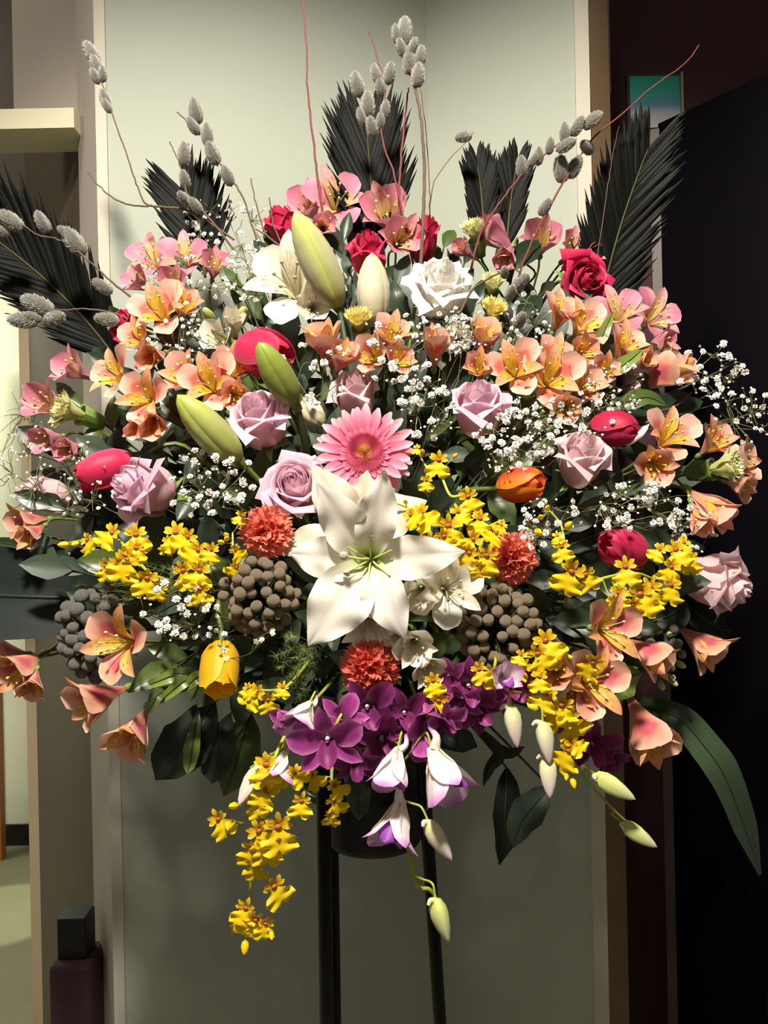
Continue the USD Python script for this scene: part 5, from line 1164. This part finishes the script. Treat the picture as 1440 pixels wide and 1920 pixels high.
oncidium('drooping yellow oncidium spray among the coral pink alstroemeria', [(1012, 1268, 36, -0.3, 0.2), (1024, 1300, 46, -0.1, 0.1), (1052, 1320, 52, 0.2, 0), (1062, 1346, 58, 0.2, -0.2), (1030, 1340, 40, -0.1, -0.2), (1066, 1406, 50, 0.1, 0), (1072, 1390, 36, 0.3, 0.4), (1112, 1240, 48, 0, -0.3)], [(1074, 1445), (1066, 1405), (1055, 1350), (1035, 1310), (1005, 1268), (985, 1240)], [(1072, 1458, 22, 0.1, -0.7), (1062, 1450, 16, -0.2, -0.6), (1076, 1440, 16, 0.3, -0.4)], -0.03)
oncidium('yellow oncidium pair in the white alstroemeria below the lily', [(812, 1275, 36, -0.1, 0.1), (822, 1312, 42, 0.1, -0.1)], [(810, 1262), (815, 1290), (822, 1308), (790, 1230)], [], -0.03)
oncidium('small yellow oncidium blossoms among the dark purple orchids', [(898, 1254, 34, -0.1, 0.1), (926, 1262, 36, 0.1, 0)], [(890, 1245), (925, 1255), (930, 1200)], [], -0.03)
oncidium('yellow oncidium blossom at lower left beside the fern', [(482, 1298, 42, -0.2, 0.1), (502, 1310, 34, 0.2, -0.2), (530, 1288, 26, 0.2, 0.2), (466, 1290, 26, -0.4, 0.3)], [(465, 1285), (500, 1295), (540, 1285), (580, 1240)], [], -0.02)
oncidium('long drooping yellow oncidium spray hanging left of the stand', [(500, 1432, 52, -0.1, 0.2), (480, 1500, 40, -0.3, 0), (565, 1500, 40, 0.2, 0), (512, 1452, 40, 0, -0.1), (552, 1448, 36, 0.2, 0.2), (486, 1556, 54, -0.2, 0), (520, 1548, 62, 0.4, 0.1), (474, 1590, 48, -0.3, -0.2), (500, 1582, 50, 0.1, -0.1), (478, 1618, 42, -0.1, -0.3), (512, 1660, 50, 0.5, 0), (462, 1700, 44, -0.2, 0), (480, 1722, 48, 0.1, -0.3), (450, 1724, 34, -0.4, -0.2), (410, 1534, 46, -0.2, 0), (498, 1730, 36, 0.4, -0.1), (500, 1482, 44, 0, 0)],
         [(462, 1755), (466, 1710), (470, 1660), (478, 1600), (490, 1540), (502, 1470), (520, 1410), (560, 1330)], [(460, 1762, 26, 0, -0.8), (426, 1540, 20, 0.2, -0.6), (445, 1510, 24, -0.5, 0.2), (508, 1746, 18, 0.2, -0.5)], -0.05)
oncidium('short yellow oncidium tail in front of the left stand leg', [(628, 1472, 34, 0, 0.1), (626, 1500, 36, 0.1, -0.1), (622, 1526, 30, 0, -0.3), (585, 1452, 36, -0.2, 0)], [(620, 1536), (626, 1495), (622, 1450), (630, 1380)], [], 0.0)

# ------------------------------------------------------------------ dendrobium orchids
dendrobium('purple dendrobium blossom in full face at the bottom left of the stand', [('p', 0, 614, 1392, 156, -0.05, -0.15, 10), ('p', 0, 640, 1350, 110, 0.1, 0.3, 40, 0.03)], [(614, 1400), (640, 1340), (680, 1280)], -0.06)
dendrobium('white and pink dendrobium half open left of the purple full-face blossom', [('w', 1, 564, 1352, 120, -0.3, -0.55, 20), ('p', 1, 530, 1350, 76, -0.9, 0.0, 0), ('w', 1, 526, 1448, 100, -0.15, -0.8, 0), ('b', 0, 468, 1472, 80, -0.55, -0.75, 0)], [(470, 1440), (530, 1400), (560, 1350), (620, 1280)], -0.05)
dendrobium('dark purple dendrobium mass under the deep coral carnation', [('d', 0, 690, 1330, 140, 0, -0.1, 30), ('d', 0, 720, 1390, 130, 0.2, -0.3, 70), ('d', 0, 668, 1432, 100, 0.1, -0.4, 0), ('d', 0, 760, 1340, 120, 0.1, 0, 20)], [(690, 1440), (700, 1360), (700, 1280)], -0.02)
dendrobium('magenta dendrobium right of the hanging stem at bottom centre', [('p', 1, 806, 1352, 130, 0.0, -0.5, 30), ('p', 1, 800, 1398, 110, -0.05, -0.9, 80), ('p', 0, 836, 1350, 90, 0.4, -0.3, 10)], [(800, 1400), (790, 1340), (770, 1280)], -0.04)
dendrobium('white and purple dendrobium spray hanging at bottom centre with a lime end bud', [('w', 1, 835, 1462, 170, 0.35, -0.8, 150), ('w', 1, 735, 1452, 130, -0.25, -0.85, 60), ('w', 1, 738, 1556, 150, -0.25, -0.9, 170), ('b', 0, 822, 1576, 84, 0.45, -0.82, 0), ('l', 0, 826, 1726, 82, 0.2, -0.95, 0)],
           [(822, 1690), (806, 1668), (782, 1660), (768, 1600), (756, 1510), (745, 1440), (740, 1380, 0.84), (715, 1290, 0.98)], -0.07, 0.0028)
dendrobium('deep purple dendrobium under the right brunia berries', [('d', 0, 880, 1290, 130, 0.1, 0, 0), ('d', 0, 900, 1330, 110, 0, -0.3, 50), ('p', 0, 862, 1322, 96, -0.1, -0.3, 20), ('d', 0, 845, 1275, 90, -0.2, 0.1, 90), ('d', 0, 960, 1290, 110, 0.2, 0, 30)], [(900, 1320), (880, 1280), (830, 1230)], -0.01)
dendrobium('dendrobium with cream curled petal and three pink buds at lower right', [('w', 1, 948, 1268, 90, 0.2, 0.2, 0), ('b', 0, 960, 1362, 78, 0.0, -0.97, 0), ('b', 0, 1020, 1392, 78, 0.0, -0.97, 0), ('b', 0, 1025, 1456, 76, -0.1, -0.97, 0)], [(1030, 1420), (1022, 1350), (985, 1300), (940, 1240)], -0.05)
dendrobium('pale green budded dendrobium tip against the black screen at lower right', [('l', 0, 1152, 1476, 84, 0.78, -0.5, 0), ('l', 0, 1198, 1566, 74, 0.75, -0.55, 0)], [(1188, 1550), (1160, 1528), (1130, 1496), (1100, 1460), (1070, 1420), (1040, 1340)], -0.04)
dendrobium('shaded purple dendrobium at lower right behind the hanging yellow orchids', [('d', 0, 1112, 1400, 120, 0.2, -0.2, 0), ('d', 1, 1140, 1422, 110, 0.5, -0.5, 40), ('d', 0, 1080, 1370, 100, 0, 0, 80)], [(1130, 1420), (1090, 1360), (1020, 1290)], 0.02)

# ------------------------------------------------------------------ ferns
fern('fluffy green asparagus fern above the grey brunia berries', 205, 1090, 48, 46, 16, 21, 0.0)
fern('fluffy green asparagus fern at lower left of the lily', 545, 1262, 42, 66, 16, 22, 0.0)
fern('dark fluffy fern beside the grey brunia berries at the left', 150, 1130, 40, 40, 9, 23, 0.02)

# ------------------------------------------------------------------ baby's breath, airiest and last
gypsophila("baby's breath spray standing against the white wall at upper left", 425, 435, 95, 65, 46, 1, (9, 14), 0.01, 0.0, None, 50)
gypsophila("baby's breath over the pink alstroemeria at upper left", 330, 520, 110, 50, 36, 2, (8, 13), 0.03, 0, None, 40)
gypsophila("baby's breath beside the white blossom at upper left", 460, 520, 50, 50, 20, 3, (8, 13), 0.03, 0, None, 20)
gypsophila("baby's breath between the orange and white flowers at left", 360, 640, 80, 50, 28, 4, (7, 11), 0.03, 0, None, 30)
gypsophila("sparse baby's breath in the gap above the pinkish lavender rose", 585, 690, 80, 75, 22, 5, (13, 18), 0.04)
gypsophila("baby's breath in front of the orange alstroemeria at centre", 740, 660, 75, 70, 26, 6, (12, 18), 0.05, 0, None, 30)
gypsophila("baby's breath between the gerbera and the right lavender rose", 800, 760, 55, 60, 20, 7, (13, 19), 0.03, 0, None, 30)
gypsophila("dense baby's breath below the right lavender rose", 970, 820, 85, 75, 44, 8, (12, 19), 0.04, 0, None, 60)
gypsophila("dense baby's breath above the pale mauve rose", 1060, 790, 85, 50, 34, 9, (11, 18), 0.04, 0, None, 50)
gypsophila("baby's breath sprig sticking out over the black screen at right", 1335, 695, 62, 55, 26, 10, (11, 18), 0.03, -0.03, (1180, 790), 40)
gypsophila("far baby's breath sprig at the right edge, sparse and thin", 1395, 775, 65, 55, 20, 11, (8, 14), 0.03, -0.03, (1190, 810), 30)
gypsophila("fine budded baby's breath at the left edge", 40, 850, 50, 120, 6, 12, (6, 9), 0.02, 0.0, (140, 900), 80)
gypsophila("baby's breath between the lavender roses at left", 392, 900, 78, 70, 40, 13, (12, 19), 0.05, 0, None, 30)
gypsophila("sparse baby's breath right of the long grey brunia", 335, 1140, 80, 60, 24, 14, (13, 19), 0.05, 0, None, 30)
gypsophila("baby's breath round the yellow tulip under the brown brunia", 440, 1195, 75, 50, 14, 15, (10, 15), 0.02)
gypsophila("dense baby's breath above the bright pink tulip", 1190, 950, 110, 45, 40, 16, (11, 18), 0.04, 0, None, 50)
gypsophila("baby's breath over the coral carnation at right", 1030, 985, 65, 60, 24, 17, (11, 17), 0.05, 0, None, 20)
gypsophila("baby's breath between the white lisianthus and carnations", 860, 615, 85, 45, 24, 18, (8, 14), 0.04, 0, None, 30)
gypsophila("baby's breath among the orange alstroemeria at upper right", 1140, 730, 70, 60, 34, 19, (8, 12), 0.03, 0, None, 50)
gypsophila("dim baby's breath at the left under the pale rose", 150, 900, 55, 70, 22, 20, (7, 11), 0.01, 0, None, 30)
gypsophila("baby's breath beside the pink tulip at far right", 1290, 1000, 60, 50, 18, 21, (8, 13), 0.02, 0, None, 20)
gypsophila("baby's breath around the catkins at upper right", 985, 610, 60, 70, 22, 22, (7, 12), 0.03, 0, None, 30)
willow('dark wiry twigs against the wall left of the tall lily bud', [[(470, 335), (482, 390), (500, 440), (535, 470), (570, 520)], [(505, 370), (512, 420), (530, 462)], [(478, 428), (508, 448), (545, 475)]], [], 1.02, 'bare_twig', 0.0016, None, 'twig')
